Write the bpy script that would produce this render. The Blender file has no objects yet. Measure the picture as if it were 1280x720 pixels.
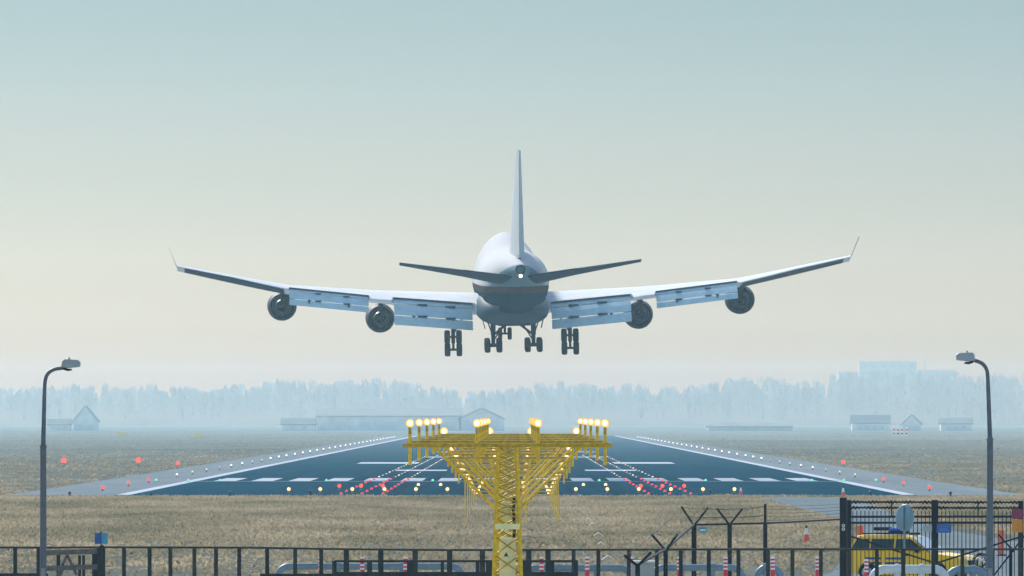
import bpy, math, random
import numpy as np
from mathutils import Vector, Matrix

R = math.radians
random.seed(7)
rng = np.random.default_rng(11)
scene = bpy.context.scene
col = scene.collection

# ------------------------------------------------------------------ camera
H, F = 6.0, 14000.0            # eye height (m), focal length in pixels of the 1280 px photograph
cam_d = bpy.data.cameras.new('camera')
cam = bpy.data.objects.new('camera', cam_d)
col.objects.link(cam)
cam.location = (0, 0, H)
cam.rotation_euler = (R(90), 0, 0)
cam_d.sensor_width = 36
cam_d.lens = F * 36 / 1280
cam_d.shift_x = -5 / 1280
cam_d.shift_y = 160 / 1280
cam_d.clip_start = 1
cam_d.clip_end = 20000
scene.camera = cam

# ------------------------------------------------------------------ light
SUN_EL, SUN_AZ = 35, -24       # azimuth from +Y towards +X
world = bpy.data.worlds.new('World')
scene.world = world
world.use_nodes = True
wn, wl = world.node_tree.nodes, world.node_tree.links
wn.clear()
out = wn.new('ShaderNodeOutputWorld')
bg = wn.new('ShaderNodeBackground')
sky = wn.new('ShaderNodeTexSky')
sky.sky_type = 'NISHITA'
sky.sun_disc = False
sky.sun_elevation = R(SUN_EL)
sky.sun_rotation = R(SUN_AZ)
sky.air_density = 1.0
sky.dust_density = 1.2
sky.ozone_density = 1.0
bg.inputs['Strength'].default_value = 0.06
tc = wn.new('ShaderNodeTexCoord')
sep = wn.new('ShaderNodeSeparateXYZ')
mr = wn.new('ShaderNodeMapRange')
mr.inputs['From Min'].default_value = 0.0
mr.inputs['From Max'].default_value = 0.30
ramp = wn.new('ShaderNodeValToRGB')
SKY_STOPS = [(0.0, (.165,.105,.005)), (0.01429, (.165,.108,.006)), (0.019, (.202,.18,.123)), (0.02857, (.236,.265,.312)), (0.04761, (.24,.296,.40)), (0.06427, (.213,.277,.395)), (0.08093, (.196,.265,.386)), (0.0952, (.178,.254,.383)), (0.10946, (.16,.237,.359)), (0.12372, (.147,.225,.338)), (0.16, (.13, .21, .32)), (1.0, (1, 1, 1))]
SKY_GAIN = 1.0
ramp.color_ramp.elements[0].position = SKY_STOPS[0][0]
ramp.color_ramp.elements[0].color = (*SKY_STOPS[0][1], 1)
ramp.color_ramp.elements[1].position = SKY_STOPS[-1][0]
ramp.color_ramp.elements[1].color = (*SKY_STOPS[-1][1], 1)
for p, c in SKY_STOPS[1:-1]:
    e = ramp.color_ramp.elements.new(p)
    e.color = (*c, 1)
mul = wn.new('ShaderNodeMix')
mul.data_type = 'RGBA'
mul.blend_type = 'MULTIPLY'
mul.inputs[0].default_value = 1.0
wl.new(tc.outputs['Generated'], sep.inputs[0])
wl.new(sep.outputs['Z'], mr.inputs['Value'])
wl.new(mr.outputs[0], ramp.inputs[0])
wl.new(sky.outputs[0], mul.inputs[6])
gain = wn.new('ShaderNodeVectorMath')
gain.operation = 'SCALE'
gain.inputs['Scale'].default_value = SKY_GAIN
wl.new(ramp.outputs[0], gain.inputs[0])
wl.new(gain.outputs[0], mul.inputs[7])
wl.new(mul.outputs[2], bg.inputs['Color'])
wl.new(bg.outputs[0], out.inputs['Surface'])

sun_d = bpy.data.lights.new('sun', 'SUN')
sun_d.energy = 1.5
sun_d.angle = R(10)
sun_d.color = (1.0, 0.96, 0.91)
sun = bpy.data.objects.new('sun', sun_d)
col.objects.link(sun)
el, az = R(SUN_EL), R(SUN_AZ)
sdir = Vector((math.cos(el) * math.sin(az), math.cos(el) * math.cos(az), math.sin(el)))
sun.rotation_euler = sdir.to_track_quat('Z', 'Y').to_euler()

vs = scene.view_settings
vs.view_transform = 'Standard'
vs.look = 'None'
vs.exposure = 1.9
vs.gamma = 1.0
vs.use_curve_mapping = False
cy = scene.cycles
cy.use_denoising = True
cy.max_bounces = 6
cy.diffuse_bounces = 3
cy.glossy_bounces = 3
cy.transmission_bounces = 4
cy.transparent_max_bounces = 16
cy.volume_bounces = 1
cy.sample_clamp_indirect = 4.0

HAZE_DENSITY = 0.74e-4
HAZE_COLOR = (0.48, 0.785, 0.945)

# ------------------------------------------------------------------ helpers
def sx(px, D): return (px - 645) * D / F
def sz(py, D): return H - (py - 520) * D / F
def P(px, py, D): return Vector((sx(px, D), D, sz(py, D)))
def gdist(py): return H * F / (py - 520)
def G(px, py):
    D = gdist(py)
    return (sx(px, D), D)

ORG = {}

class MB:
    def __init__(s):
        s.v, s.f, s.sm = [], [], []

    def add(s, vs, fs, smooth=False):
        n = len(s.v)
        s.v += [Vector(p) for p in vs]
        for f in fs:
            s.f.append([n + i for i in f])
            s.sm.append(smooth)

    def box(s, c, size, rot=None):
        c = Vector(c)
        h = [d / 2 for d in size]
        vs = []
        for x in (-1, 1):
            for y in (-1, 1):
                for z in (-1, 1):
                    p = Vector((x * h[0], y * h[1], z * h[2]))
                    if rot is not None:
                        p = rot @ p
                    vs.append(c + p)
        s.add(vs, [(0, 1, 3, 2), (4, 6, 7, 5), (0, 4, 5, 1), (2, 3, 7, 6), (0, 2, 6, 4), (1, 5, 7, 3)])
        return s

    def beam(s, a, b, w, h):
        a, b = Vector(a), Vector(b)
        d = (b - a)
        L = d.length
        q = d.to_track_quat('X', 'Z').to_matrix()
        return s.box((a + b) / 2, (L, w, h), q)

    def cyl(s, a, b, r0, r1=None, n=10, smooth=True, caps=True):
        a, b = Vector(a), Vector(b)
        r1 = r0 if r1 is None else r1
        q = (b - a).to_track_quat('Z', 'Y').to_matrix()
        vs = []
        for p, r in ((a, r0), (b, r1)):
            for i in range(n):
                t = 2 * math.pi * i / n
                vs.append(p + q @ Vector((r * math.cos(t), r * math.sin(t), 0)))
        s.add(vs, [(i, (i + 1) % n, n + (i + 1) % n, n + i) for i in range(n)], smooth)
        if caps:
            s.add(vs[:n], [tuple(reversed(range(n)))])
            s.add(vs[n:], [tuple(range(n))])
        return s

    def tube(s, pts, r, n=8):
        pts = [Vector(p) for p in pts]
        rs = r if isinstance(r, (list, tuple)) else [r] * len(pts)
        vs = []
        up = None
        for i, p in enumerate(pts):
            d = (pts[min(i + 1, len(pts) - 1)] - pts[max(i - 1, 0)]).normalized()
            if up is None:
                up = Vector((0, 0, 1)) if abs(d.z) < .9 else Vector((0, 1, 0))
            u = (up - d * up.dot(d)).normalized()
            up = u
            w = d.cross(u)
            for k in range(n):
                t = 2 * math.pi * k / n
                vs.append(p + (u * math.cos(t) + w * math.sin(t)) * rs[i])
        fs = []
        for i in range(len(pts) - 1):
            for k in range(n):
                fs.append((i * n + k, i * n + (k + 1) % n, (i + 1) * n + (k + 1) % n, (i + 1) * n + k))
        s.add(vs, fs, True)
        s.add(vs[:n], [tuple(reversed(range(n)))])
        s.add(vs[-n:], [tuple(range(n))])
        return s

    def sphere(s, c, r, n=12, m=8, sc=(1, 1, 1)):
        c = Vector(c)
        vs = [c + Vector((0, 0, r * sc[2]))]
        for j in range(1, m):
            a = math.pi * j / m
            for i in range(n):
                t = 2 * math.pi * i / n
                vs.append(c + Vector((r * math.sin(a) * math.cos(t) * sc[0], r * math.sin(a) * math.sin(t) * sc[1], r * math.cos(a) * sc[2])))
        vs.append(c - Vector((0, 0, r * sc[2])))
        fs = [(0, 1 + i, 1 + (i + 1) % n) for i in range(n)]
        for j in range(m - 2):
            for i in range(n):
                a, b = 1 + j * n + i, 1 + j * n + (i + 1) % n
                fs.append((a, a + n, b + n, b))
        L = len(vs) - 1
        k = 1 + (m - 2) * n
        fs += [(L, k + (i + 1) % n, k + i) for i in range(n)]
        s.add(vs, fs, True)
        return s

    def lathe(s, prof, org, axis=(0, 1, 0), n=28, caps=False):
        """prof: (radius, position along axis)"""
        org = Vector(org)
        q = Vector(axis).to_track_quat('Z', 'Y').to_matrix()
        vs = []
        for r, t in prof:
            for i in range(n):
                a = 2 * math.pi * i / n
                vs.append(org + q @ Vector((r * math.cos(a), r * math.sin(a), t)))
        fs = []
        for j in range(len(prof) - 1):
            for i in range(n):
                fs.append((j * n + i, j * n + (i + 1) % n, (j + 1) * n + (i + 1) % n, (j + 1) * n + i))
        s.add(vs, fs, True)
        if caps:
            s.add(vs[:n], [tuple(reversed(range(n)))])
            s.add(vs[-n:], [tuple(range(n))])
        return s

    def loft(s, secs, smooth=True, caps=True):
        n = len(secs[0])
        vs = [p for sec in secs for p in sec]
        fs = []
        for j in range(len(secs) - 1):
            for i in range(n):
                fs.append((j * n + i, j * n + (i + 1) % n, (j + 1) * n + (i + 1) % n, (j + 1) * n + i))
        s.add(vs, fs, smooth)
        if caps:
            s.add(secs[0], [tuple(reversed(range(n)))])
            s.add(secs[-1], [tuple(range(n))])
        return s

    def prism(s, pts, d):
        """planar outline (3-D points) extruded by vector d"""
        d = Vector(d)
        a = [Vector(p) for p in pts]
        n = len(a)
        b = [p + d for p in a]
        s.add(a + b, [tuple(range(n)), tuple(reversed(range(n, 2 * n)))] + [(i, n + i, n + (i + 1) % n, (i + 1) % n) for i in range(n)])
        return s

    def quad(s, a, b, c, d):
        s.add([a, b, c, d], [(0, 1, 2, 3)])
        return s

    def build(s, name, mat, parent=None, label=None, bevel=0.0):
        me = bpy.data.meshes.new(name)
        off = ORG.get(parent.name, Vector()) if parent is not None else Vector()
        me.from_pydata([tuple(p - off) for p in s.v], [], s.f)
        me.polygons.foreach_set('use_smooth', s.sm)
        me.update()
        import bmesh
        bm = bmesh.new()
        bm.from_mesh(me)
        bmesh.ops.recalc_face_normals(bm, faces=bm.faces)
        bm.to_mesh(me)
        bm.free()
        if mat is not None:
            me.materials.append(mat)
        o = bpy.data.objects.new(name, me)
        col.objects.link(o)
        if parent is not None:
            o.parent = parent
            ORG[o.name] = off
        if label:
            o['label'] = label
        if bevel:
            m = o.modifiers.new('bevel', 'BEVEL')
            m.width = bevel
            m.segments = 2
        return o


def tag(o, label=None, cat=None, group=None, kind=None):
    if label: o['label'] = label
    if cat: o['category'] = cat
    if group: o['group'] = group
    if kind: o['kind'] = kind
    return o


def thing(name, label, cat, loc=(0, 0, 0), group=None):
    o = bpy.data.objects.new(name, None)
    o.empty_display_size = .3
    col.objects.link(o)
    o.location = loc
    ORG[o.name] = Vector(loc)
    return tag(o, label, cat, group)


def copy_tree(o, parent=None):
    c = o.copy()
    col.objects.link(c)
    c.parent = parent
    for ch in list(o.children):
        copy_tree(ch, c)
    return c


ONES = ['', 'first', 'second', 'third', 'fourth', 'fifth', 'sixth', 'seventh', 'eighth', 'ninth', 'tenth', 'eleventh', 'twelfth',
        'thirteenth', 'fourteenth', 'fifteenth', 'sixteenth', 'seventeenth', 'eighteenth', 'nineteenth']
TENS = {2: ('twentieth', 'twenty'), 3: ('thirtieth', 'thirty'), 4: ('fortieth', 'forty'), 5: ('fiftieth', 'fifty')}
def nth(n):
    if n < 20: return ONES[n]
    t, u = divmod(n, 10)
    return TENS[t][0] if u == 0 else TENS[t][1] + '-' + ONES[u]


def mat(name, color, rough=.6, metal=0.0, var=.15, scale=4.0, bump=0.0, coord='Object', stretch=None, color2=None, spec=.28):
    m = bpy.data.materials.new(name)
    m.use_nodes = True
    n, l = m.node_tree.nodes, m.node_tree.links
    b = n['Principled BSDF']
    b.inputs['Roughness'].default_value = rough
    b.inputs['Metallic'].default_value = metal
    b.inputs['Specular IOR Level'].default_value = spec
    t = n.new('ShaderNodeTexCoord')
    nz = n.new('ShaderNodeTexNoise')
    nz.inputs['Scale'].default_value = scale
    nz.inputs['Detail'].default_value = 5
    nz.inputs['Roughness'].default_value = .6
    src = t.outputs[coord]
    if stretch:
        mp = n.new('ShaderNodeMapping')
        mp.inputs['Scale'].default_value = stretch
        l.new(src, mp.inputs[0])
        src = mp.outputs[0]
    l.new(src, nz.inputs['Vector'])
    cr = n.new('ShaderNodeValToRGB')
    c2 = color2 or tuple(max(0, c * (1 - var)) for c in color)
    c1 = color if color2 else tuple(c * (1 + var * .6) for c in color)
    cr.color_ramp.elements[0].position = .32
    cr.color_ramp.elements[1].position = .68
    cr.color_ramp.elements[0].color = (*c2, 1)
    cr.color_ramp.elements[1].color = (*c1, 1)
    l.new(nz.outputs['Fac'], cr.inputs[0])
    l.new(cr.outputs[0], b.inputs['Base Color'])
    if bump:
        bp = n.new('ShaderNodeBump')
        bp.inputs['Strength'].default_value = bump
        l.new(nz.outputs['Fac'], bp.inputs['Height'])
        l.new(bp.outputs[0], b.inputs['Normal'])
    return m


def glow(name, color, strength):
    m = bpy.data.materials.new(name)
    m.use_nodes = True
    n, l = m.node_tree.nodes, m.node_tree.links
    n.clear()
    o = n.new('ShaderNodeOutputMaterial')
    e = n.new('ShaderNodeEmission')
    e.inputs['Color'].default_value = (*color, 1)
    e.inputs['Strength'].default_value = strength
    l.new(e.outputs[0], o.inputs[0])
    m.cycles.emission_sampling = 'NONE'
    return m


# ------------------------------------------------------------------ materials
M = {}
M['yellow'] = mat('yellow_paint', (.95, .64, .0), .6, var=.3, scale=9, color2=(.62, .38, .0))
M['bar_yellow'] = mat('weathered_yellow_paint', (.64, .44, .0), .6, var=.3, scale=7, color2=(.34, .22, .0))
M['cream'] = mat('pale_yellow_panel', (.88, .84, .42), .6, var=.15)
M['black'] = mat('black_paint', (.004, .005, .012), .6, var=.3, spec=.1)
M['rail'] = mat('dark_grey_metal', (.016, .021, .025), .7, var=.3, scale=3, spec=.12)
M['rail_brown'] = mat('dark_green_brown_metal', (.03, .032, .025), .7, var=.3, scale=3, spec=.12)
M['galv'] = mat('galvanised_steel', (.20, .23, .26), .5, .3, var=.2, scale=6)
M['galv_dark'] = mat('weathered_steel', (.10, .12, .15), .5, .2, var=.2, scale=6)
M['lamp_grey'] = mat('lamp_housing_grey', (.30, .36, .40), .5, var=.15)
M['pipe'] = mat('blue_grey_pipe_paint', (.15, .24, .30), .45, var=.2, scale=3)
M['pipe_white'] = mat('pale_pipe_paint', (.55, .62, .62), .45, var=.15, scale=3)
M['red'] = mat('red_plastic', (.60, .03, .06), .5, var=.15)
M['orange'] = mat('orange_plastic', (.80, .11, .03), .5, var=.15)
M['white'] = mat('white_paint', (.78, .78, .76), .5, var=.1)
M['blue'] = mat('blue_sign_paint', (.02, .10, .38), .4, var=.15)
M['sky_blue'] = mat('blue_enamel', (.04, .30, .46), .4, var=.2)
M['cabinet'] = mat('grey_cabinet_paint', (.34, .38, .38), .5, var=.15, scale=2)
M['wood'] = mat('weathered_grey_wood', (.12, .115, .105), .8, var=.4, scale=8)
M['maroon'] = mat('maroon_sign_paint', (.22, .015, .07), .4)
M['amber'] = mat('amber_sign_paint', (.62, .25, .02), .4)
M['car_yellow'] = mat('yellow_car_paint', (.92, .56, .008), .3, var=.08, scale=2, spec=.5)
M['car_blue'] = mat('blue_livery_film', (.02, .06, .22), .35)
M['tyre'] = mat('tyre_rubber', (.004, .007, .012), .9, var=.2, spec=.08)
M['rim'] = mat('alloy_rim', (.45, .46, .48), .35, .7)
M['glass_dark'] = mat('tinted_glass', (.015, .035, .04), .08, var=.1)
M['glass_pale'] = mat('windscreen_painted_reflection', (.42, .50, .52), .1, var=.1)  # pale base colour paints in the white reflection on the glass
M['lens_red'] = mat('red_lens', (.45, .02, .02), .2)
M['lens_blue'] = mat('blue_lens', (.02, .12, .6), .2)
M['lens_clear'] = mat('clear_lens', (.6, .62, .62), .15)
M['nav'] = mat('gear_dark_metal', (.003, .010, .020), .6, var=.2, spec=.1)
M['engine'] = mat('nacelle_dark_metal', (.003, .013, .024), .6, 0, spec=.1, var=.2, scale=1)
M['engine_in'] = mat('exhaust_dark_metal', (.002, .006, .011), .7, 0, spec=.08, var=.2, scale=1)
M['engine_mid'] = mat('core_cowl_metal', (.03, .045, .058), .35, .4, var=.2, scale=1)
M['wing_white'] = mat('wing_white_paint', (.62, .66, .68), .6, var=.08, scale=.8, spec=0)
M['wing_under'] = mat('shaded_wing_grey', (.002, .011, .021), .5, spec=.05, var=.15, scale=.8)  # dark tone carries the shade under the wing
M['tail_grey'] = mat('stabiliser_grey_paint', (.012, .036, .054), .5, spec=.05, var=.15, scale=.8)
M['flap'] = mat('flap_grey_paint', (.50, .70, .74), .5, spec=.05, var=.12, scale=1.5)
M['fin'] = mat('fin_pale_paint', (.56, .60, .60), .6, spec=0, var=.1, scale=.7, stretch=(1, 1, .15))
M['dark_seam'] = mat('dark_gap_metal', (.02, .04, .06), .6)
M['brick'] = mat('hazed_far_wall', (.58, .63, .64), .8, var=.2, scale=.2)  # lightened toward the haze tone, distance painted into the wall
M['block_wall'] = mat('far_block_wall', (.36, .29, .20), .9, var=.1, scale=.05)
M['block_window'] = mat('far_block_window', (.31, .25, .18), .6)
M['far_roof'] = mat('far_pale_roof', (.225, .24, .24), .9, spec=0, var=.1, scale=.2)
M['far_hazed'] = mat('far_hazed_wall', (.52, .58, .60), .8, var=.2, scale=.2)  # pale bluish wall, haze painted into the colour
M['far_window'] = mat('hazed_far_window', (.46, .51, .53), .4)  # window contrast faded toward the wall, as haze would
M['sign_yellow'] = mat('airfield_sign_yellow', (.72, .55, .10), .5)

L = {}
L['warm'] = glow('warm_lamp_light', (1.0, .82, .50), .62)
L['rim'] = glow('lamp_reflector_glow', (1.0, .50, .10), .40)
L['white'] = glow('white_runway_light', (1.0, .60, .24), .58)
L['edge'] = glow('edge_runway_light', (1.0, .86, .66), .55)
L['edge_dim'] = glow('edge_runway_light_dim', (1.0, .84, .62), .30)
L['edge_faint'] = glow('edge_runway_light_faint', (1.0, .80, .60), .20)
L['red'] = glow('red_light', (1.0, .085, .055), .50)
L['pink'] = glow('side_row_red_light', (1.0, .05, .10), .34)
L['green'] = glow('green_light', (.25, 1.0, .72), .26)
L['tail'] = glow('tail_light', (1.0, .95, .85), .8)

# ------------------------------------------------------------------ ground
def ground_mat(name, c_lo, c_mid, c_hi, sc, rough=.95, streak=(1, .12, 1)):
    m = bpy.data.materials.new(name)
    m.use_nodes = True
    n, l = m.node_tree.nodes, m.node_tree.links
    b = n.new('ShaderNodeBsdfDiffuse')
    b.inputs['Roughness'].default_value = rough
    l.new(b.outputs[0], n['Material Output'].inputs['Surface'])
    t = n.new('ShaderNodeTexCoord')
    mp = n.new('ShaderNodeMapping')
    mp.inputs['Scale'].default_value = streak
    l.new(t.outputs['Object'], mp.inputs[0])
    a = n.new('ShaderNodeTexNoise')
    a.inputs['Scale'].default_value = sc
    a.inputs['Detail'].default_value = 9
    a.inputs['Roughness'].default_value = .68
    l.new(mp.outputs[0], a.inputs['Vector'])
    big = n.new('ShaderNodeTexNoise')
    big.inputs['Scale'].default_value = sc * .06
    big.inputs['Detail'].default_value = 4
    l.new(mp.outputs[0], big.inputs['Vector'])
    mx = n.new('ShaderNodeMath')
    mx.operation = 'MULTIPLY_ADD'
    mx.inputs[1].default_value = .55
    l.new(a.outputs['Fac'], mx.inputs[0])
    m2 = n.new('ShaderNodeMath')
    m2.operation = 'MULTIPLY'
    m2.inputs[1].default_value = .45
    l.new(big.outputs['Fac'], m2.inputs[0])
    l.new(m2.outputs[0], mx.inputs[2])
    cr = n.new('ShaderNodeValToRGB')
    cr.color_ramp.elements[0].position = .36
    cr.color_ramp.elements[0].color = (*c_lo, 1)
    cr.color_ramp.elements[1].position = .62
    cr.color_ramp.elements[1].color = (*c_hi, 1)
    e = cr.color_ramp.elements.new(.5)
    e.color = (*c_mid, 1)
    l.new(mx.outputs[0], cr.inputs[0])
    l.new(cr.outputs[0], b.inputs['Color'])
    return m

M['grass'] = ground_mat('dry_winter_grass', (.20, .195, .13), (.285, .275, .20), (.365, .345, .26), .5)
M['asphalt'] = ground_mat('runway_asphalt', (.003, .060, .092), (.005, .074, .112), (.010, .090, .132), .4, .8, (1, .02, 1))
# tyre rubber streaks in the touchdown zone, and distance haze painted in as a paling further down
n, l = M['asphalt'].node_tree.nodes, M['asphalt'].node_tree.links
_d = [q for q in n if q.type == 'BSDF_DIFFUSE'][0]
_base = _d.inputs['Color'].links[0].from_socket
_tc = [q for q in n if q.type == 'TEX_COORD'][0]
_mp = n.new('ShaderNodeMapping'); _mp.inputs['Scale'].default_value = (1.1, .004, 1)
_st = n.new('ShaderNodeTexNoise'); _st.inputs['Scale'].default_value = 1.0; _st.inputs['Detail'].default_value = 6
l.new(_tc.outputs['Object'], _mp.inputs[0]); l.new(_mp.outputs[0], _st.inputs['Vector'])
_sx = n.new('ShaderNodeSeparateXYZ'); l.new(_tc.outputs['Object'], _sx.inputs[0])
_ab = n.new('ShaderNodeMath'); _ab.operation = 'ABSOLUTE'; l.new(_sx.outputs['X'], _ab.inputs[0])
_wx = n.new('ShaderNodeMapRange'); _wx.inputs['From Min'].default_value = 17; _wx.inputs['From Max'].default_value = 4; l.new(_ab.outputs[0], _wx.inputs['Value'])
_sm = n.new('ShaderNodeMapRange'); _sm.inputs['From Min'].default_value = .38; _sm.inputs['From Max'].default_value = .66; l.new(_st.outputs['Fac'], _sm.inputs['Value'])
_mu = n.new('ShaderNodeMath'); _mu.operation = 'MULTIPLY'; l.new(_wx.outputs[0], _mu.inputs[0]); l.new(_sm.outputs[0], _mu.inputs[1])
_mu2 = n.new('ShaderNodeMath'); _mu2.operation = 'MULTIPLY'; _mu2.inputs[1].default_value = .75; l.new(_mu.outputs[0], _mu2.inputs[0])
_haze_far = n.new('ShaderNodeMapRange'); _haze_far.inputs['From Min'].default_value = 1250; _haze_far.inputs['From Max'].default_value = 2900; l.new(_sx.outputs['Y'], _haze_far.inputs['Value'])
_m1 = n.new('ShaderNodeMix'); _m1.data_type = 'RGBA'; _m1.inputs[7].default_value = (.10, .17, .20, 1); l.new(_haze_far.outputs[0], _m1.inputs[0]); l.new(_base, _m1.inputs[6])
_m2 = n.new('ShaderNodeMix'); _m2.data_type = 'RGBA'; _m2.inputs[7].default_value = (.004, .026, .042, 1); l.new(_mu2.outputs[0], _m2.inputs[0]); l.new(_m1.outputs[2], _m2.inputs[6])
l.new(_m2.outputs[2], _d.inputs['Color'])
M['concrete'] = ground_mat('shoulder_concrete', (.29, .325, .305), (.35, .38, .36), (.41, .435, .415), .3, .8, (1, .05, 1))
M['road'] = ground_mat('pale_road_asphalt', (.25, .29, .275), (.31, .345, .33), (.36, .39, .375), .5, .8, (1, .1, 1))
M['marking'] = ground_mat('runway_marking_paint', (.70, .73, .73), (.80, .82, .82), (.86, .87, .87), .5, .7, (1, .1, 1))

FAR = 8900
g = MB().quad((-1600, -60, 0), (1600, -60, 0), (1600, FAR, 0), (-1600, FAR, 0))
tag(g.build('ground', M['grass']), kind='structure')

M['far_grass'] = ground_mat('hazed_far_grass', (.30, .29, .22), (.38, .365, .28), (.44, .42, .33), .05)
M['mid_grass'] = ground_mat('hazed_mid_grass', (.25, .24, .17), (.33, .31, .22), (.40, .37, .28), .2)
for nm, y0, y1, mm_ in (('hazed_mid_field', 2050, 2790, M['mid_grass']), ('hazed_far_field', 2790, FAR - 1, M['far_grass'])):  # same grass, paled in steps: distant haze put into the ground colour
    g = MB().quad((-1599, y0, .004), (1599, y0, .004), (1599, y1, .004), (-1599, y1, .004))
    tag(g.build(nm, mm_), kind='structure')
RW0, RW1 = 842, 3400
g = MB()
for s in (-1, 1):
    g.quad((s * 30.4, RW0, .012), (s * 38.5, RW0, .012), (s * 38.5, RW1, .012), (s * 30.4, RW1, .012))
tag(g.build('runway_shoulder', M['concrete']), kind='structure')
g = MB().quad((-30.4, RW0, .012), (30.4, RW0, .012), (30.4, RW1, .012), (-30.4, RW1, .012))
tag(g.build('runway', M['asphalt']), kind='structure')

g = MB()
ZL = .024
def rect(x0, x1, y0, y1):
    g.quad((x0, y0, ZL), (x1, y0, ZL), (x1, y1, ZL), (x0, y1, ZL))
for s in (-1, 1):
    rect(min(s * 29.3, s * 30.35), max(s * 29.3, s * 30.35), 850, RW1 - 5)
for k in range(8):
    for s in (-1, 1):
        c = s * (2.75 + k * 3.44)
        rect(c - 1.0, c + 1.0, 1030, 1078)
rect(-29.2, 29.2, 1024.5, 1027.0)
for s in (-1, 1):
    rect(*sorted((s * 12.4, s * 20.0)), 1405, 1450)
    rect(*sorted((s * 7.6, s * 13.2)), 1222, 1246)
    rect(*sorted((s * 7.6, s * 13.2)), 1620, 1645)
    rect(*sorted((s * 7.6, s * 13.2)), 1850, 1880)
y = 1120
while y < 3000:
    rect(-.45, .45, y, y + 30)
    y += 60
tag(g.build('runway_marking', M['marking']), kind='structure')

# pale service road running from the runway corner to the gate
left_edge = [G(946, 621.5), G(985, 632), G(1052, 650), G(1075, 662), G(1060, 690), G(1040, 716), (7.5, 380), (7.5, 300), (7.5, 200)]
right_edge = [G(1052, 621.5), G(1100, 634), G(1192, 664), G(1282, 678), G(1400, 690), G(1420, 716), (17.5, 380), (17.5, 300), (17.5, 200)]
g = MB()
for i in range(len(left_edge) - 1):
    a, b, c, d = left_edge[i], right_edge[i], right_edge[i + 1], left_edge[i + 1]
    g.quad((*a, .008), (*b, .008), (*c, .008), (*d, .008))
tag(g.build('service_road', M['road']), kind='structure')
g = MB()
a, b = G(985, 672), G(1060, 672)
g.quad((a[0], a[1] - 6, .004), (b[0], b[1] - 6, .004), (b[0], b[1] + 6, .004), (a[0], a[1] + 6, .004))
tag(g.build('path', M['road']), kind='structure')

# grass tufts: countless, one object
def road_x(y):
    for i in range(len(left_edge) - 1):
        y0, y1 = left_edge[i][1], left_edge[i + 1][1]
        if y1 <= y <= y0:
            t = (y - y1) / max(1e-6, y0 - y1)
            a = left_edge[i + 1][0] + t * (left_edge[i][0] - left_edge[i + 1][0])
            b = right_edge[i + 1][0] + t * (right_edge[i][0] - right_edge[i + 1][0])
            return min(a, b), max(a, b)
    return 1e9, 1e9

def tufts():
    V, Fc = [], []
    pts = []
    n = 85000
    ys = 392 + (838 - 392) * np.sqrt(rng.random(n))
    xs = (rng.random(n) * 2 - 1) * (ys * .0475 + 3)
    for x, y in zip(xs, ys):
        a, b = road_x(y)
        if a < x < b:
            continue
        pts.append((x, y, 1.0))
    n = 22000
    ys = 842 + 900 * rng.random(n) ** 2.2
    xs = (rng.random(n) * 2 - 1) * (ys * .049 + 6)
    for x, y in zip(xs, ys):
        if abs(x) < 38.4:
            continue
        pts.append((x, y, 1.25))
    n = 12000                                  # thinning out with distance
    ys = 1250 + 2300 * rng.random(n) ** 1.7
    xs = (rng.random(n) * 2 - 1) * (ys * .049 + 8)
    for x, y in zip(xs, ys):
        if abs(x) > 38.6:
            pts.append((x, y, 1.3))
    pts = np.array(pts)
    n = len(pts)
    # clumpiness from a cheap sum of waves
    cl = (np.sin(pts[:, 0] * .9 + 2 * np.sin(pts[:, 1] * .03)) + np.sin(pts[:, 1] * .11 + pts[:, 0] * .23) + np.sin(pts[:, 0] * .17 - pts[:, 1] * .047)) / 3
    hgt = (.045 + .11 * rng.random(n) ** 2.2 + .05 * np.clip(cl, 0, 1)) * pts[:, 2]
    K = 3
    verts = np.zeros((n, K, 3, 3))
    for k in range(K):
        ang = rng.random(n) * 6.283
        w = (.05 + .10 * rng.random(n)) * pts[:, 2]
        ox = (rng.random(n) - .5) * .35
        oy = (rng.random(n) - .5) * .35
        lx = (rng.random(n) - .5) * .16
        dx, dy = np.cos(ang) * w, np.sin(ang) * w
        bx, by = pts[:, 0] + ox, pts[:, 1] + oy
        verts[:, k, 0] = np.stack([bx - dx, by - dy, np.zeros(n)], 1)
        verts[:, k, 1] = np.stack([bx + dx, by + dy, np.zeros(n)], 1)
        verts[:, k, 2] = np.stack([bx + lx, by, hgt * (.7 + .6 * rng.random(n))], 1)
    verts = verts.reshape(-1, 3)
    me = bpy.data.meshes.new('grass')
    nf = len(verts) // 3
    me.vertices.add(len(verts))
    me.vertices.foreach_set('co', verts.ravel())
    me.loops.add(len(verts))
    me.loops.foreach_set('vertex_index', np.arange(len(verts), dtype=np.int32))
    me.polygons.add(nf)
    me.polygons.foreach_set('loop_start', np.arange(0, len(verts), 3, dtype=np.int32))
    me.polygons.foreach_set('loop_total', np.full(nf, 3, dtype=np.int32))
    me.update()
    me.validate()
    return me

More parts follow.
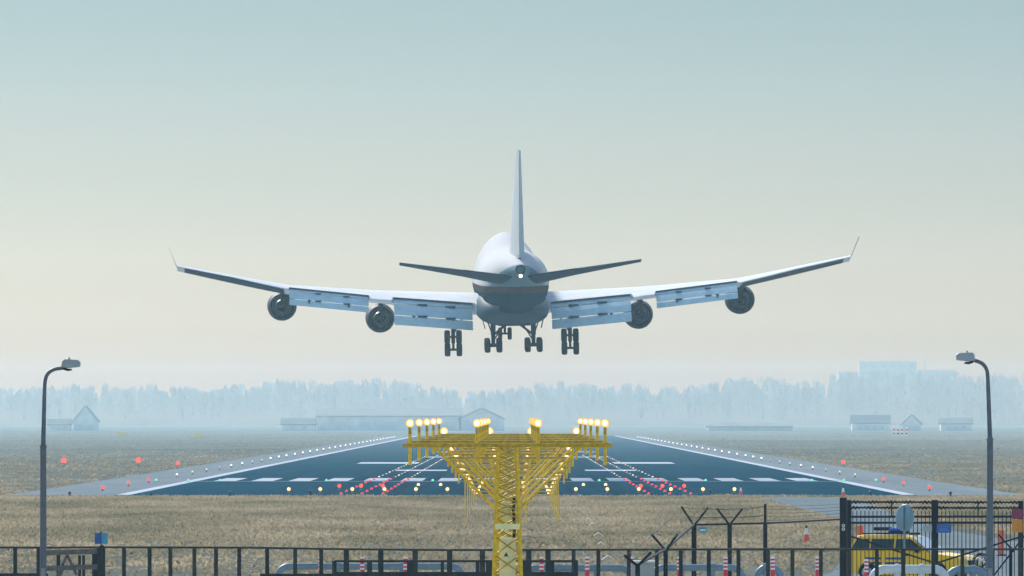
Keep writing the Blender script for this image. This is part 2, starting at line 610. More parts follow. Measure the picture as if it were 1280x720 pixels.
def grass_blade_mat():
    m = bpy.data.materials.new('straw_and_green_blades')
    m.use_nodes = True
    n, l = m.node_tree.nodes, m.node_tree.links
    b = n['Principled BSDF']
    b.inputs['Roughness'].default_value = .9
    b.inputs['Specular IOR Level'].default_value = .1
    geo = n.new('ShaderNodeNewGeometry')
    t = n.new('ShaderNodeTexCoord')
    mp = n.new('ShaderNodeMapping')
    mp.inputs['Scale'].default_value = (1, .18, 1)
    l.new(t.outputs['Object'], mp.inputs[0])
    nz = n.new('ShaderNodeTexNoise')
    nz.inputs['Scale'].default_value = .12
    nz.inputs['Detail'].default_value = 4
    l.new(mp.outputs[0], nz.inputs['Vector'])
    cr = n.new('ShaderNodeValToRGB')
    els = cr.color_ramp.elements
    els[0].position, els[0].color = .0, (.115, .12, .065, 1)
    els[1].position, els[1].color = 1., (.41, .34, .23, 1)
    e = els.new(.45)
    e.color = (.25, .21, .13, 1)
    ad = n.new('ShaderNodeMath')
    ad.operation = 'MULTIPLY_ADD'
    ad.inputs[1].default_value = .32
    l.new(geo.outputs['Random Per Island'], ad.inputs[0])
    sb = n.new('ShaderNodeMath')
    sb.operation = 'MULTIPLY_ADD'
    sb.inputs[1].default_value = 1.9
    sb.inputs[2].default_value = -.61
    l.new(nz.outputs['Fac'], sb.inputs[0])
    l.new(sb.outputs[0], ad.inputs[2])
    l.new(ad.outputs[0], cr.inputs[0])
    l.new(cr.outputs[0], b.inputs['Base Color'])
    tr = n.new('ShaderNodeBsdfTranslucent')      # thin dry blades let light through
    l.new(cr.outputs[0], tr.inputs['Color'])
    mx = n.new('ShaderNodeMixShader')
    mx.inputs[0].default_value = .5
    l.new(b.outputs[0], mx.inputs[1])
    l.new(tr.outputs[0], mx.inputs[2])
    l.new(mx.outputs[0], n['Material Output'].inputs['Surface'])
    return m

me = tufts()
me.materials.append(grass_blade_mat())
go = bpy.data.objects.new('grass', me)
col.objects.link(go)
tag(go, 'short dry straw-coloured grass around the runway', kind='stuff')

# ------------------------------------------------------------------ far wood
M['bark'] = mat('bare_winter_twigs', (.30, .235, .175), 1.0, var=.05, scale=.05, spec=0)
_n, _l = M['bark'].node_tree.nodes, M['bark'].node_tree.links
_t, _m = _n.new('ShaderNodeBsdfTranslucent'), _n.new('ShaderNodeMixShader')     # thin twigs pass a little light on
_b = _n['Principled BSDF']
_l.new(_b.inputs['Base Color'].links[0].from_socket, _t.inputs['Color'])
_m.inputs[0].default_value = .15
_l.new(_b.outputs[0], _m.inputs[1])
_l.new(_t.outputs[0], _m.inputs[2])
_l.new(_m.outputs[0], _n['Material Output'].inputs['Surface'])
def wood():
    top_px = [(-80, 486), (30, 487), (80, 482), (150, 481), (215, 484), (250, 488), (300, 482), (345, 476), (440, 477), (480, 474), (520, 482),
              (560, 489), (590, 488), (615, 490), (640, 486), (665, 482), (700, 479), (740, 482), (800, 482), (850, 486), (880, 480), (930, 474), (965, 472), (1000, 478),
              (1040, 470), (1090, 464), (1130, 464), (1180, 466), (1230, 468), (1290, 466), (1360, 468)]
    xs, ys = zip(*top_px)
    mb_v, mb_f = [], []
    def tri(a, b, c):
        n = len(mb_v)
        mb_v.extend((a, b, c))
        mb_f.append((n, n + 1, n + 2))
    for i in range(900):
        D = random.uniform(7300, 8500)
        px = random.uniform(-90, 1370)
        ht = sz(np.interp(px, xs, ys), D) * random.uniform(.66, 1.02)
        X = sx(px, D)
        w = ht * random.uniform(.10, .22)
        tri((X - .35, D, 0), (X + .35, D, 0), (X, D, ht * .8))
        tri((X, D - .35, 0), (X, D + .35, 0), (X, D, ht * .8))
        lob = random.uniform(.45, .7)
        for k in range(150):
            t = random.random() ** .85
            z = ht * (.08 + .92 * t)
            # crown envelope, broad in the middle, ragged at the top
            rr = w * (1.05 - abs(t - .45) * 1.25) * math.sqrt(random.random())
            a = random.random() * 6.283
            cx, cyy = X + rr * math.cos(a), D + rr * math.sin(a)
            s = random.uniform(.35, 1.0) * (1.25 - .95 * t)
            up = random.uniform(1.2, 3.0) * (1.0 if t < .7 else 1.6)
            lean = (cx - X) * .25 + random.uniform(-.4, .4)
            b = random.uniform(-.7, .7)
            dx, dy = math.cos(b) * s, math.sin(b) * s
            z = min(z, ht - up * .4)
            tri((cx - dx, cyy - dy, z), (cx + dx, cyy + dy, z - .3), (cx + lean, cyy, z + up))
    # undergrowth at the foot of the wood
    for i in range(5200):
        D = random.uniform(7100, 8400)
        X = random.uniform(-420, 420)
        s = random.uniform(.8, 2.4)
        tri((X - s, D, 0), (X + s, D, 0), (X + random.uniform(-1, 1), D, random.uniform(4, 16)))
    me = bpy.data.meshes.new('distant_wood')
    me.from_pydata(mb_v, [], mb_f)
    me.materials.append(M['bark'])
    o = bpy.data.objects.new('distant_wood', me)
    col.objects.link(o)
    tag(o, 'bare winter wood fading into blue haze beyond the runway', kind='stuff')
wood()

# ------------------------------------------------------------------ far buildings
def gable(label, px0, px1, py_eave, py_ridge, D, depth, wallm, roofm, along=False, cat='building', name='farmhouse', nwin=2):
    x0, x1 = sx(px0, D), sx(px1, D)
    ze, zr = sz(py_eave, D), sz(py_ridge, D)
    t = thing(name, label, cat, ((x0 + x1) / 2, D, 0))
    xm = (x0 + x1) / 2
    m = MB()
    r = MB()
    if not along:      # gable end faces the viewer
        m.prism([(x0, D, 0), (x1, D, 0), (x1, D, ze), (xm, D, zr), (x0, D, ze)], (0, depth, 0))
        for s, xe in ((-1, x0), (1, x1)):
            d = Vector((xm - xe, 0, zr - ze)).normalized()
            nrm = Vector((-d.z * -s, 0, abs(d.x)))
            nrm = Vector((s * abs(d.z), 0, abs(d.x)))
            a = Vector((xe, D - .5, ze)) - d * .5 + nrm * .03
            b = Vector((xm, D - .5, zr)) + nrm * .03
            r.prism([a, b, b + nrm * .5, a + nrm * .5], (0, depth + 1, 0))
    else:              # eaves face the viewer
        ym = D + depth / 2
        m.prism([(x0, D, 0), (x0, D + depth, 0), (x0, D + depth, ze), (x0, ym, zr), (x0, D, ze)], (x1 - x0, 0, 0))
        for s, ye in ((-1, D), (1, D + depth)):
            d = Vector((0, ym - ye, zr - ze)).normalized()
            nrm = Vector((0, s * abs(d.z), abs(d.y)))
            a = Vector((x0 - .5, ye, ze)) - d * .5 + nrm * .03
            b = Vector((x0 - .5, ym, zr)) + nrm * .03
            r.prism([a, b, b + nrm * .5, a + nrm * .5], (x1 - x0 + 1, 0, 0))
    m.build('wall', wallm, t)
    r.build('roof', roofm, t)
    w = (x1 - x0) / (nwin + 1)
    for k in range(nwin):
        c = x0 + w * (k + 1)
        MB().box((c, D - .05, ze * .45), (w * .45, .3, ze * .4)).build('window' if name != 'hangar' else 'door', M['far_window'], t)
    return t

gable('small gabled house with white roof edges beside the left street lamp', 92, 122, 527, 508, 4600, 14, M['far_hazed'], M['far_roof'])
gable('low pale shed right of the small gabled house on the left', 60, 88, 531, 525, 4600, 10, M['brick'], M['far_roof'], along=True, name='shed', nwin=3)
gable('long low hangar with a pale roof left of the yellow light mast', 396, 576, 521, 512, 4600, 40, M['far_hazed'], M['far_roof'], along=True, name='hangar', nwin=5)
gable('gabled hangar whose peak stands behind the yellow light mast', 574, 630, 524, 511, 4600, 50, M['far_hazed'], M['far_roof'], name='hangar', nwin=1)
gable('pale low shed in front of the wood left of the long hangar', 352, 394, 531, 524, 4600, 12, M['brick'], M['far_roof'], along=True, name='shed', nwin=2)
gable('long low pale-roofed barn in front of the wood right of the runway', 885, 990, 534, 530, 4600, 16, M['far_hazed'], M['far_roof'], along=True, name='barn', nwin=6)
gable('row of houses with a pale roof beside the striped posts', 1065, 1112, 529, 520, 4600, 12, M['brick'], M['far_roof'], along=True, name='farmhouse', nwin=4)
gable('gabled house standing between the striped posts and the right street lamp', 1128, 1152, 530, 519, 4600, 12, M['far_hazed'], M['far_roof'], name='farmhouse')
gable('pale house half hidden behind the right street lamp', 1176, 1215, 530, 524, 4600, 12, M['brick'], M['far_roof'], along=True, name='farmhouse', nwin=3)

def block(label, px0, px1, py, D, depth, floors, cols, mast=None):
    x0, x1, zt = sx(px0, D), sx(px1, D), sz(py, D)
    t = thing('tower_block', label, 'building', ((x0 + x1) / 2, D, 0))
    MB().box(((x0 + x1) / 2, D + depth / 2, zt / 2), (x1 - x0, depth, zt)).build('wall', M['block_wall'], t)
    MB().box(((x0 + x1) / 2, D + depth / 2, zt + .45), (x1 - x0 + .6, depth + .6, .9)).build('roof', M['block_wall'], t)
    w = (x1 - x0) / cols
    for f in range(floors):
        for c in range(cols):
            MB().box((x0 + w * (c + .5), D - .05, zt * (f + .55) / floors), (w * .6, .3, zt / floors * .5)).build('window', M['block_window'], t)
    if mast:
        X = sx(mast[0], D)
        MB().cyl((X, D + depth / 2, zt + .9), (X, D + depth / 2, sz(mast[1], D)), .35, .15, 6).build('antenna', M['galv'], t)
    return t
block('tall hazy tower block rising above the wood on the right', 1074, 1146, 453, 8620, 20, 8, 6)
block('wide hazy block with a rooftop antenna at the right of the tower block', 1147, 1194, 464, 8650, 20, 7, 5, (1157, 446))
block('wide hazy block just left of the tall tower block', 1048, 1073, 466, 8650, 20, 7, 3)

for k, px in enumerate((1117.5, 1122.5, 1127.5, 1133)):
    D = 3300
    t = thing('striped_post', f'far red and white striped post, {nth(k + 1)} from the left in its row', 'post', (sx(px, D), D, 0), 'row of striped posts')
    p = MB()
    w = MB()
    for j in range(5):
        (p if j % 2 else w).cyl((sx(px, D), D, .55 * j), (sx(px, D), D, .55 * (j + 1)), .36, n=8)
    w.build('shaft', M['white'], t)
    p.build('red_band', M['red'], t)

for px, py, w, lab in ((152, 546.5, 15, 'faint yellow airfield sign far off left of the runway'), (248, 548, 11, 'smaller faint yellow airfield sign nearer the far runway end')):
    D = gdist(py)
    X = sx(px, D)
    W_ = w * D / F
    t = thing('airfield_sign', lab, 'sign', (X, D, 0))
    MB().box((X, D, .85), (W_, .25, .9)).build('panel', M['sign_yellow'], t)
    for s in (-1, 1):
        MB().cyl((X + s * W_ * .35, D, 0), (X + s * W_ * .35, D, .42), .06).build('leg', M['galv'], t)

# ------------------------------------------------------------------ airliner
def airliner():
    t = thing('airliner', 'white four-engined wide-body jet airliner coming in to land over the runway', 'airplane')
    ST = 34.0
    def Y(st): return ST - st
    # fuselage
    S = [(0, .06, -.9, -1.1), (.6, .75, .0, -1.8), (2, 1.5, 1.2, -2.5), (4, 2.25, 2.6, -2.95), (7, 2.9, 4.0, -3.2), (10, 3.15, 4.55, -3.3), (15, 3.25, 4.65, -3.3),
         (21, 3.25, 4.5, -3.3), (25, 3.25, 4.0, -3.3), (29, 3.25, 3.5, -3.3), (33, 3.25, 3.3, -3.3), (40, 3.25, 3.25, -3.3), (46, 3.25, 3.25, -3.25),
         (50, 3.15, 3.22, -2.85), (54, 2.85, 3.1, -2.15), (58, 2.35, 2.95, -1.3), (62, 1.72, 2.7, -.35), (65, 1.2, 2.4, .3), (67, .82, 2.12, .72), (68.4, .52, 1.88, 1.0)]
    secs = []
    N = 36
    for st, hw, zt, zb in S:
        zc = 0.0 if (zb < -.5 and zt > .5 and st < 48) else (zt + zb) / 2
        ring = []
        for i in range(N):
            a = 2 * math.pi * i / N
            c, s_ = math.cos(a), math.sin(a)
            x = hw * c
            if s_ > 0:
                z = zc + (zt - zc) * s_
                if zt > 3.4:      # upper deck is narrower than the main lobe
                    x *= 1 - .10 * (zt - 3.3) * s_
            else:
                z = zc + (zc - zb) * s_
            ring.append(Vector((x, Y(st), z)))
        secs.append(ring)
    m = bpy.data.materials.new('fuselage_livery')
    m.use_nodes = True
    n, l = m.node_tree.nodes, m.node_tree.links
    b = n['Principled BSDF']
    b.inputs['Roughness'].default_value = .55
    b.inputs['Specular IOR Level'].default_value = 0
    tcn = n.new('ShaderNodeTexCoord')
    sp = n.new('ShaderNodeSeparateXYZ')
    l.new(tcn.outputs['Object'], sp.inputs[0])
    def step(sock, lo, hi):
        k = n.new('ShaderNodeMapRange')
        k.inputs['From Min'].default_value = lo
        k.inputs['From Max'].default_value = hi
        l.new(sock, k.inputs['Value'])
        return k.outputs[0]
    def mixc(f, a_, b_):
        k = n.new('ShaderNodeMix')
        k.data_type = 'RGBA'
        l.new(f, k.inputs[0])
        for sock, val in ((k.inputs[6], a_), (k.inputs[7], b_)):
            if isinstance(val, tuple): sock.default_value = (*val, 1)
            else: l.new(val, sock)
        return k.outputs[2]
    nz = n.new('ShaderNodeTexNoise')
    nz.inputs['Scale'].default_value = .9
    nz.inputs['Detail'].default_value = 6
    l.new(tcn.outputs['Object'], nz.inputs['Vector'])
    white = mixc(nz.outputs['Fac'], (.48, .50, .505), (.55, .56, .555))
    grey = mixc(nz.outputs['Fac'], (.010, .042, .066), (.018, .056, .082))
    # white paint greyed under the tail cone: shade put into the colour
    k0 = n.new('ShaderNodeMath'); k0.operation = 'MULTIPLY_ADD'
    k0.inputs[1].default_value = -.125; k0.inputs[2].default_value = -.125 * 14
    l.new(sp.outputs['Y'], k0.inputs[0])
    k1 = n.new('ShaderNodeMath'); k1.operation = 'MAXIMUM'; k1.inputs[1].default_value = 0
    l.new(k0.outputs[0], k1.inputs[0])
    k2 = n.new('ShaderNodeMath'); k2.operation = 'SUBTRACT'
    l.new(sp.outputs['Z'], k2.inputs[0]); l.new(k1.outputs[0], k2.inputs[1])
    up = step(k2.outputs[0], -.65, -.55)
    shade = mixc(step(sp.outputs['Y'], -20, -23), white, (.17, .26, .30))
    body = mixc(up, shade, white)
    band = mixc(step(sp.outputs['Z'], -.16, -.20), body, (.085, .068, .055))      # brown cheatline
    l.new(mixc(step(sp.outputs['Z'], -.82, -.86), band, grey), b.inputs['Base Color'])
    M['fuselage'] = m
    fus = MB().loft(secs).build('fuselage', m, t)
    # tail cone exhaust and light
    c = Vector((0, Y(68.4), 1.44))
    ex = MB().lathe([(.42, .05), (.44, -.3), (.38, -.32), (.34, .0), (.02, .02)], c, (0, 1, 0), 18).build('exhaust', M['engine_in'], t)
    MB().sphere((0, Y(68.5), .86), .17).build('tail_light', L['tail'], t)
    # row of cabin windows each side
    for s in (-1, 1):
        w = MB()
        for k in range(62):
            w.box((s * 3.24, Y(9 + k * .62), .55), (.05, .26, .36))
        w.build('cabin_window', M['glass_dark'], t)['kind'] = 'stuff'
    # wing-body fairing
    secs = []
    for st, hw, zt, zb in [(19, 1.2, -2.6, -3.35), (22, 2.8, -1.6, -3.75), (26, 3.3, -.7, -4.05), (32, 3.36, -.6, -4.12), (39, 3.36, -.6, -4.12), (43, 3.3, -.8, -4.0), (46.5, 3.05, -1.2, -3.75), (50, 2.5, -1.6, -3.2), (52, 1.6, -1.8, -2.8)]:
        ring = []
        zc = (zt + zb) / 2
        for i in range(28):
            a = 2 * math.pi * i / 28
            c_, s_ = math.cos(a), math.sin(a)
            e = .74
            ring.append(Vector((hw * math.copysign(abs(c_) ** e, c_), Y(st), zc + (zt - zb) / 2 * math.copysign(abs(s_) ** e, s_))))
        secs.append(ring)
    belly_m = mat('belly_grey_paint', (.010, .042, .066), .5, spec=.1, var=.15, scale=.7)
    MB().loft(secs).build('belly_fairing', belly_m, t)
    MB().box((0, Y(43.0), -3.93), (3.0, 2.6, .2)).build('gear_bay', M['dark_seam'], t)

    TOP = [(0, 0), (.01, .28), (.04, .55), (.1, .8), (.2, .97), (.33, 1.0), (.5, .88), (.65, .66), (.8, .40), (.92, .17), (1, .015)]
    def foil(x, le, te, z, th, twist, cut=1.0, side=1, camber=.02):
        """closed ring of an aerofoil at span x; z is the height of the trailing edge"""
        ch = le - te
        up_, lo_ = [], []
        for f, h in TOP:
            if f > cut: break
            up_.append((f, h))
        if cut < 1:
            up_.append((cut, np.interp(cut, [q[0] for q in TOP], [q[1] for q in TOP])))
        while len(up_) < len(TOP):
            up_.append((up_[-1][0], up_[-1][1]))
        ring = []
        def pt(f, h):
            zz = h * th * ch / 2 + camber * ch * math.sin(math.pi * f)
            yy = (1 - f) * ch
            return Vector((x, te + yy * math.cos(twist), z + yy * math.sin(twist) + zz))
        for f, h in up_: ring.append(pt(f, h))
        for f, h in reversed(up_): ring.append(pt(f, -h))
        return ring

    # stations: span x, LE st, TE st, z of trailing edge, twist deg, thickness
    WS = [(2.6, 19.0, 38.4, -2.75, 1.0, .112), (7.5, 23.2, 38.9, -2.1, 1.0, .108), (12.4, 27.4, 39.6, -1.55, .5, .10), (17, 31.1, 41.4, -.98, -.2, .098),
          (21.6, 34.8, 43.3, -.28, -1.8, .10), (26.5, 38.7, 45.2, .92, -3.9, .105), (31.6, 42.8, 47.0, 2.02, -4.6, .11)]
    def ws(x):
        xs_ = [w[0] for w in WS]
        return [float(np.interp(x, xs_, [w[k] for w in WS])) for k in range(1, 6)]
    for s in (-1, 1):
        cutx = lambda x: .80 if (3.3 < x < 11.4 or 13.5 < x < 21.2) else 1.0
        spans = [2.6, 3.6, 11.3, 11.45, 13.4, 13.55, 21.1, 21.25, 23.5, 26.5, 29, 31.6]
        secs = []
        for x in spans:
            le, te, z, tw, th = ws(x)
            secs.append(foil(s * x, Y(le), Y(te), z, th, R(tw), cutx(x)))
        wing_ = MB().loft(secs, smooth=True)
        wo = wing_.build('wing', M['wing_white'], t)
        # underside shade is painted dark on the aileron and lower skin
        # winglet
        le, te, z, tw, th = ws(31.6)
        w = MB()
        a = foil(s * 31.62, Y(le + 1.7), Y(te), z, .02, R(tw))
        b_ = foil(s * 32.35, Y(le + 3.6), Y(te + .9), z + 1.85, .015, R(0))
        w.loft([a, b_]).build('winglet', M['tail_grey'], t)
        # outboard aileron: lower skin of the outer wing, shade in its colour
        def lower(x, f0, f1, gap=.02):
            le, te, z, tw, th = ws(x)
            rg = foil(s * x, Y(le), Y(te), z, th, R(tw))
            nT = len(TOP)
            lo = list(reversed(rg[nT:]))
            fs = [q[0] for q in TOP]
            def at(f):
                ys = np.interp(f, fs, [p.y for p in lo]); zs = np.interp(f, fs, [p.z for p in lo])
                return Vector((s * x, ys, zs - gap))
            return at(f0), at((f0 + f1) / 2), at(f1)
        ail = MB()
        secs = []
        for x in (21.6, 24, 26.5, 29, 30.9):
            p0, p1, p2 = lower(x, .42, .99)
            secs.append([p0, p1, p2, p2 - Vector((0, .25, .04)), p2 - Vector((0, .0, .10)), p1 - Vector((0, 0, .09)), p0 - Vector((0, 0, .09))])
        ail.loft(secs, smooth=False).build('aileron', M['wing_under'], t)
        # flaps
        def flap(x0, x1, k, lab):
            root = None
            defs = [('fore_flap', .00, -.10, .75, 14, .16), ('main_flap', .62, -.42, 1.75, 33, .20), ('aft_flap', 2.05, -1.45, 1.25, 44, .12)]
            for nm, dy, dz, ch, ang, th in defs:
                secs = []
                for x in (x0, x1):
                    le, te, z, tw, th_ = ws(x)
                    yy = Y(te) + .20 * (te - le) + .15
                    zz = z + .20 * (te - le) * (math.sin(R(tw)) + .059 + th_) - .27 * k
                    a = R(ang)
                    o_ = Vector((s * x, yy - dy * k, zz + dz * k))
                    ring = []
                    dr = Vector((0, -math.cos(a), -math.sin(a)))
                    nr = Vector((0, -math.sin(a), math.cos(a)))
                    for f, h in ((0, 0), (.06, .6), (.2, 1), (.5, .85), (1, .08)):
                        ring.append(o_ + dr * ch * k * f + nr * th * k * h)
                    for f, h in ((1, -.08), (.5, -.3), (.2, -.6), (.06, -.5)):
                        ring.append(o_ + dr * ch * k * f + nr * th * k * h)
                    secs.append(ring)
                fo = MB().loft(secs, smooth=False).build(nm, M['flap'], t)
                if nm != 'fore_flap':
                    # dark slot brackets let into the panel
                    for f in (.28, .64):
                        p = secs[0][1].lerp(secs[1][1], f)
                        MB().box(p + Vector((0, .0, .08 * k)), (.95 * k, .34, .22 * k)).build('track_bracket', M['dark_seam'], fo)
            # dark cove under the spoiler line
            le0, te0, z0, tw0, th0 = ws(x0)
            le1, te1, z1, tw1, th1 = ws(x1)
            cv = MB()
            pa = Vector((s * x0, Y(te0) + .2 * (te0 - le0) + .1, z0 + .2 * (te0 - le0) * (math.sin(R(tw0)) + .059 + th0) - .12 * k))
            pb = Vector((s * x1, Y(te1) + .2 * (te1 - le1) + .1, z1 + .2 * (te1 - le1) * (math.sin(R(tw1)) + .059 + th1) - .12 * k))
            cv.beam(pa - Vector((0, .14, 0)), pb - Vector((0, .14, 0)), .12, .15).build('flap_cove', M['dark_seam'], t)
            for f in (.25, .75):
                p = pa.lerp(pb, f)
                q = p + Vector((0, -1.6 * k, -1.55 * k))
                MB().loft([[p + Vector((dx, 2.2, dz)) for dx, dz in ((-.16, -.3), (.16, -.3), (.12, -.75), (-.12, -.75))],
                           [q + Vector((dx, .3, dz)) for dx, dz in ((-.2, .1), (.2, .1), (.12, -.32), (-.12, -.32))],
                           [q + Vector((dx, -.7, dz)) for dx, dz in ((-.04, .05), (.04, .05), (.03, -.3), (-.03, -.3))]], smooth=False).build('flap_fairing', M['wing_under'], t)
        flap(3.75, 11.2, 1.0, 'inboard')
        flap(13.6, 21.1, .63, 'outboard')
        # engines
        for xe, st_exit, ze in ((12.35, 28.0, -3.35), (21.75, 35.5, -1.98)):
            le, te, z, tw, th = ws(xe)
            o_ = Vector((s * xe, Y(st_exit), ze))
            cowl = MB().lathe([(1.18, 0.0), (1.33, .9), (1.40, 2.2), (1.40, 3.9), (1.30, 4.7), (1.18, 4.95), (1.08, 4.7), (1.06, 3.2), (1.08, 1.0), (1.14, .0)], o_, (0, 1, 0), 32).build('nacelle', M['engine'], t)
            MB().lathe([(.98, 2.6), (.95, 1.2), (.80, .1), (.62, -1.0), (.56, -1.25), (.50, -1.2), (.48, -.6)], o_, (0, 1, 0), 28).build('core_cowl', M['engine_mid'], cowl)
            MB().lathe([(.48, -.5), (.34, -1.2), (.16, -1.7), (.02, -1.95)], o_, (0, 1, 0), 20).build('exhaust_cone', M['engine_in'], cowl)
            MB().lathe([(1.08, 2.7), (.01, 2.7)], o_, (0, 1, 0), 28).build('fan_disc', M['engine_in'], cowl)
            # pylon
            ztop = z + .3
            py = MB()
            y_le = Y(le)
            prof = [(o_.y + 3.6, ze + 1.36), (y_le + 1.0, ztop - .1), (y_le - 3.0, ztop + .1), (y_le - 6.0, ztop - .15), (o_.y - 2.0, ze + 1.0), (o_.y - 1.0, ze + .72), (o_.y + 1.0, ze + 1.1)]
            py.prism([Vector((s * xe - .20, a, b2)) for a, b2 in prof], (.40, 0, 0))
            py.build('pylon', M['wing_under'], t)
        # stabiliser
        secs = []
        for x, le, te, z, tw, th in ((.7, 56.6, 66.2, .80, -4.0, .10), (5.2, 61.0, 67.4, 1.45, -4.0, .09), (11.1, 66.6, 69.4, 2.25, -4.0, .09)):
            secs.append(foil(s * x, Y(le), Y(te), z, th, R(tw), camber=0))
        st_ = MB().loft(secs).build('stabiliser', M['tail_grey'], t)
        e0, e1 = secs[0][len(TOP) - 1], secs[1][len(TOP) - 1]
        el = MB()
        el.loft([[p + Vector((0, dy, dz)) for dy, dz in ((1.6, -.27), (1.6, .05), (0, .06), (-.15, -.09))] for p in (e0.lerp(e1, .12), e1)], smooth=False)
        el.build('elevator', M['tail_grey'], st_)
        # wing and body landing gear
        for nm, xg, yg, zt, zf, zr_ in (('wing_gear', 5.55, Y(33.2), -2.2, -5.15, -6.35), ('body_gear', 1.9, Y(39.5), -3.6, -5.85, -5.95)):
            zc = (zf + zr_) / 2
            half = .74
            dy = math.sqrt(max(.01, half ** 2 - ((zf - zr_) / 2) ** 2))
            gb = MB()
            gb.cyl((s * xg, yg, zt), (s * xg, yg, zc), .21, .18)
            gb.cyl((s * xg, yg, zt), (s * xg, yg, (zt + zc) / 2 - .2), .25, .23)
            gb.beam((s * xg, yg + dy, zf), (s * xg, yg - dy, zr_), .22, .22)
            for yy, zz in ((yg + dy, zf), (yg - dy, zr_)):
                gb.cyl((s * xg - .55, yy, zz), (s * xg + .55, yy, zz), .12)
            # side brace and drag strut
            if nm == 'body_gear':
                gb.cyl((s * .55, yg + .3, -3.9), (s * xg, yg, zc + .95), .11)
                gb.cyl((s * .9, yg + .3, -3.9), (s * xg, yg, zc + .35), .07)
                gb.cyl((s * (xg + .55), yg + .2, -3.5), (s * (xg + .05), yg, zc + .9), .06)
            else:
                gb.cyl((s * (xg - 1.5), yg + .5, zt - .3), (s * xg, yg, zc + .9), .10)
            gb.cyl((s * xg, yg + 1.8, zt - .2), (s * xg, yg, zc + .5), .09)
            go_ = gb.build(nm, M['nav'], t)
            for yy, zz in ((yg + dy, zf), (yg - dy, zr_)):
                for q in (-1, 1):
                    c = Vector((s * xg + q * .56, yy, zz))
                    MB().lathe([(.30, -.22), (.52, -.27), (.62, -.21), (.65, -.08), (.65, .08), (.62, .21), (.52, .27), (.30, .22)], c, (1, 0, 0), 22, caps=True).build('wheel', M['tyre'], go_)
            if nm == 'body_gear':
                MB().box((s * (xg + .85), yg + .6, -3.95), (.06, 1.8, .8), Matrix.Rotation(R(s * 14), 3, 'Y')).build('gear_door', M['wing_under'], t)
            else:
                MB().box((s * (xg + .45), yg + .3, -3.0), (.06, 1.5, 1.3), Matrix.Rotation(R(s * 6), 3, 'Y')).build('gear_door', M['wing_under'], t)
    # nose gear
    gb = MB()
    yg = Y(8.2)
    gb.cyl((0, yg, -2.9), (0, yg, -5.25), .14, .12)
    gb.cyl((0, yg - 1.8, -3.1), (0, yg, -4.5), .08)
    gb.cyl((-.5, yg, -5.25), (.5, yg, -5.25), .1)
    ng = gb.build('nose_gear', M['nav'], t)
    for q in (-1, 1):
        MB().lathe([(.28, -.18), (.52, -.2), (.61, -.08), (.61, .08), (.52, .2), (.28, .18)], (q * .46, yg, -5.25), (1, 0, 0), 20, caps=True).build('wheel', M['tyre'], ng)
        MB().box((q * .75, yg, -3.7), (.05, 2.2, .9)).build('gear_door', M['wing_under'], t)
    # fin with rudder
    def vfoil(z, le, te, th):
        ch = le - te
        ring = []
        for f, h in TOP: ring.append(Vector((h * th * ch / 2, le - f * ch, z)))
        for f, h in reversed(TOP): ring.append(Vector((-h * th * ch / 2, le - f * ch, z)))
        return ring
    secs = [vfoil(2.5, Y(51.5), Y(66.6), .092), vfoil(4.5, Y(54.0), Y(67.0), .095), vfoil(8.5, Y(59.3), Y(68.6), .09), vfoil(12.4, Y(64.6), Y(70.0), .08)]
    MB().loft(secs).build('fin', M['fin'], t)
    def rz(z): return float(np.interp(z, [2.5, 4.5, 8.5, 12.4], [Y(66.6), Y(67.0), Y(68.6), Y(70.0)]))
    def rw(z): return float(np.interp(z, [2.5, 4.5, 8.5, 12.4], [1.4, 1.24, .84, .43]))
    for z0, z1 in ((2.75, 7.3), (7.36, 11.9)):
        r = []
        for z in (z0, z1):
            y_, w_ = rz(z), rw(z)
            r.append([Vector((-w_ * .235, y_ + 3.0 * w_ / 1.3, z)), Vector((w_ * .235, y_ + 3.0 * w_ / 1.3, z)), Vector((.07, y_ - .08, z)), Vector((-.07, y_ - .08, z))])
        MB().loft(r, smooth=False).build('rudder', M['fin'], t)
    t.rotation_mode = 'XYZ'
    t.rotation_euler = (R(1.2), R(-.85), R(1.5))
    t.location = (-.47, 1062.5, 18.72)
    return t
airliner()

# ------------------------------------------------------------------ approach light masts
def lamp(parent, x, y, z, stem_lo, stem_hi=None, r=.115):
    """one approach lamp: housing on a stem, lens facing the approach (towards -Y)"""
    h = MB()
    h.lathe([(.05, .16), (r * .75, .10), (r * 1.05, .0), (r * 1.05, -.02)], (x, y, z), (0, 1, 0), 18, caps=False)
    h.cyl((x, y + .02, z - r * 1.0), (x, y + .02, z - r * 1.0 - .22), .045, .045)
    lo = h.build('lamp', M['bar_yellow'], parent)
    s = MB()
    s.cyl((x, y + .02, z - r - .2), (x, y + .02, stem_lo), .032 if stem_lo > z - 1 else .05, n=8)
    s.build('stem', M['yellow'], lo)
    MB().lathe([(r * 1.02, .0), (r * .95, -.035), (r * .66, -.06)], (x, y, z), (0, 1, 0), 18).build('reflector', L['rim'], lo)
    MB().lathe([(r * .68, -.05), (r * .55, -.09), (r * .3, -.115), (.003, -.12)], (x, y, z), (0, 1, 0), 18).build('lens', L['warm'], lo)
    return lo

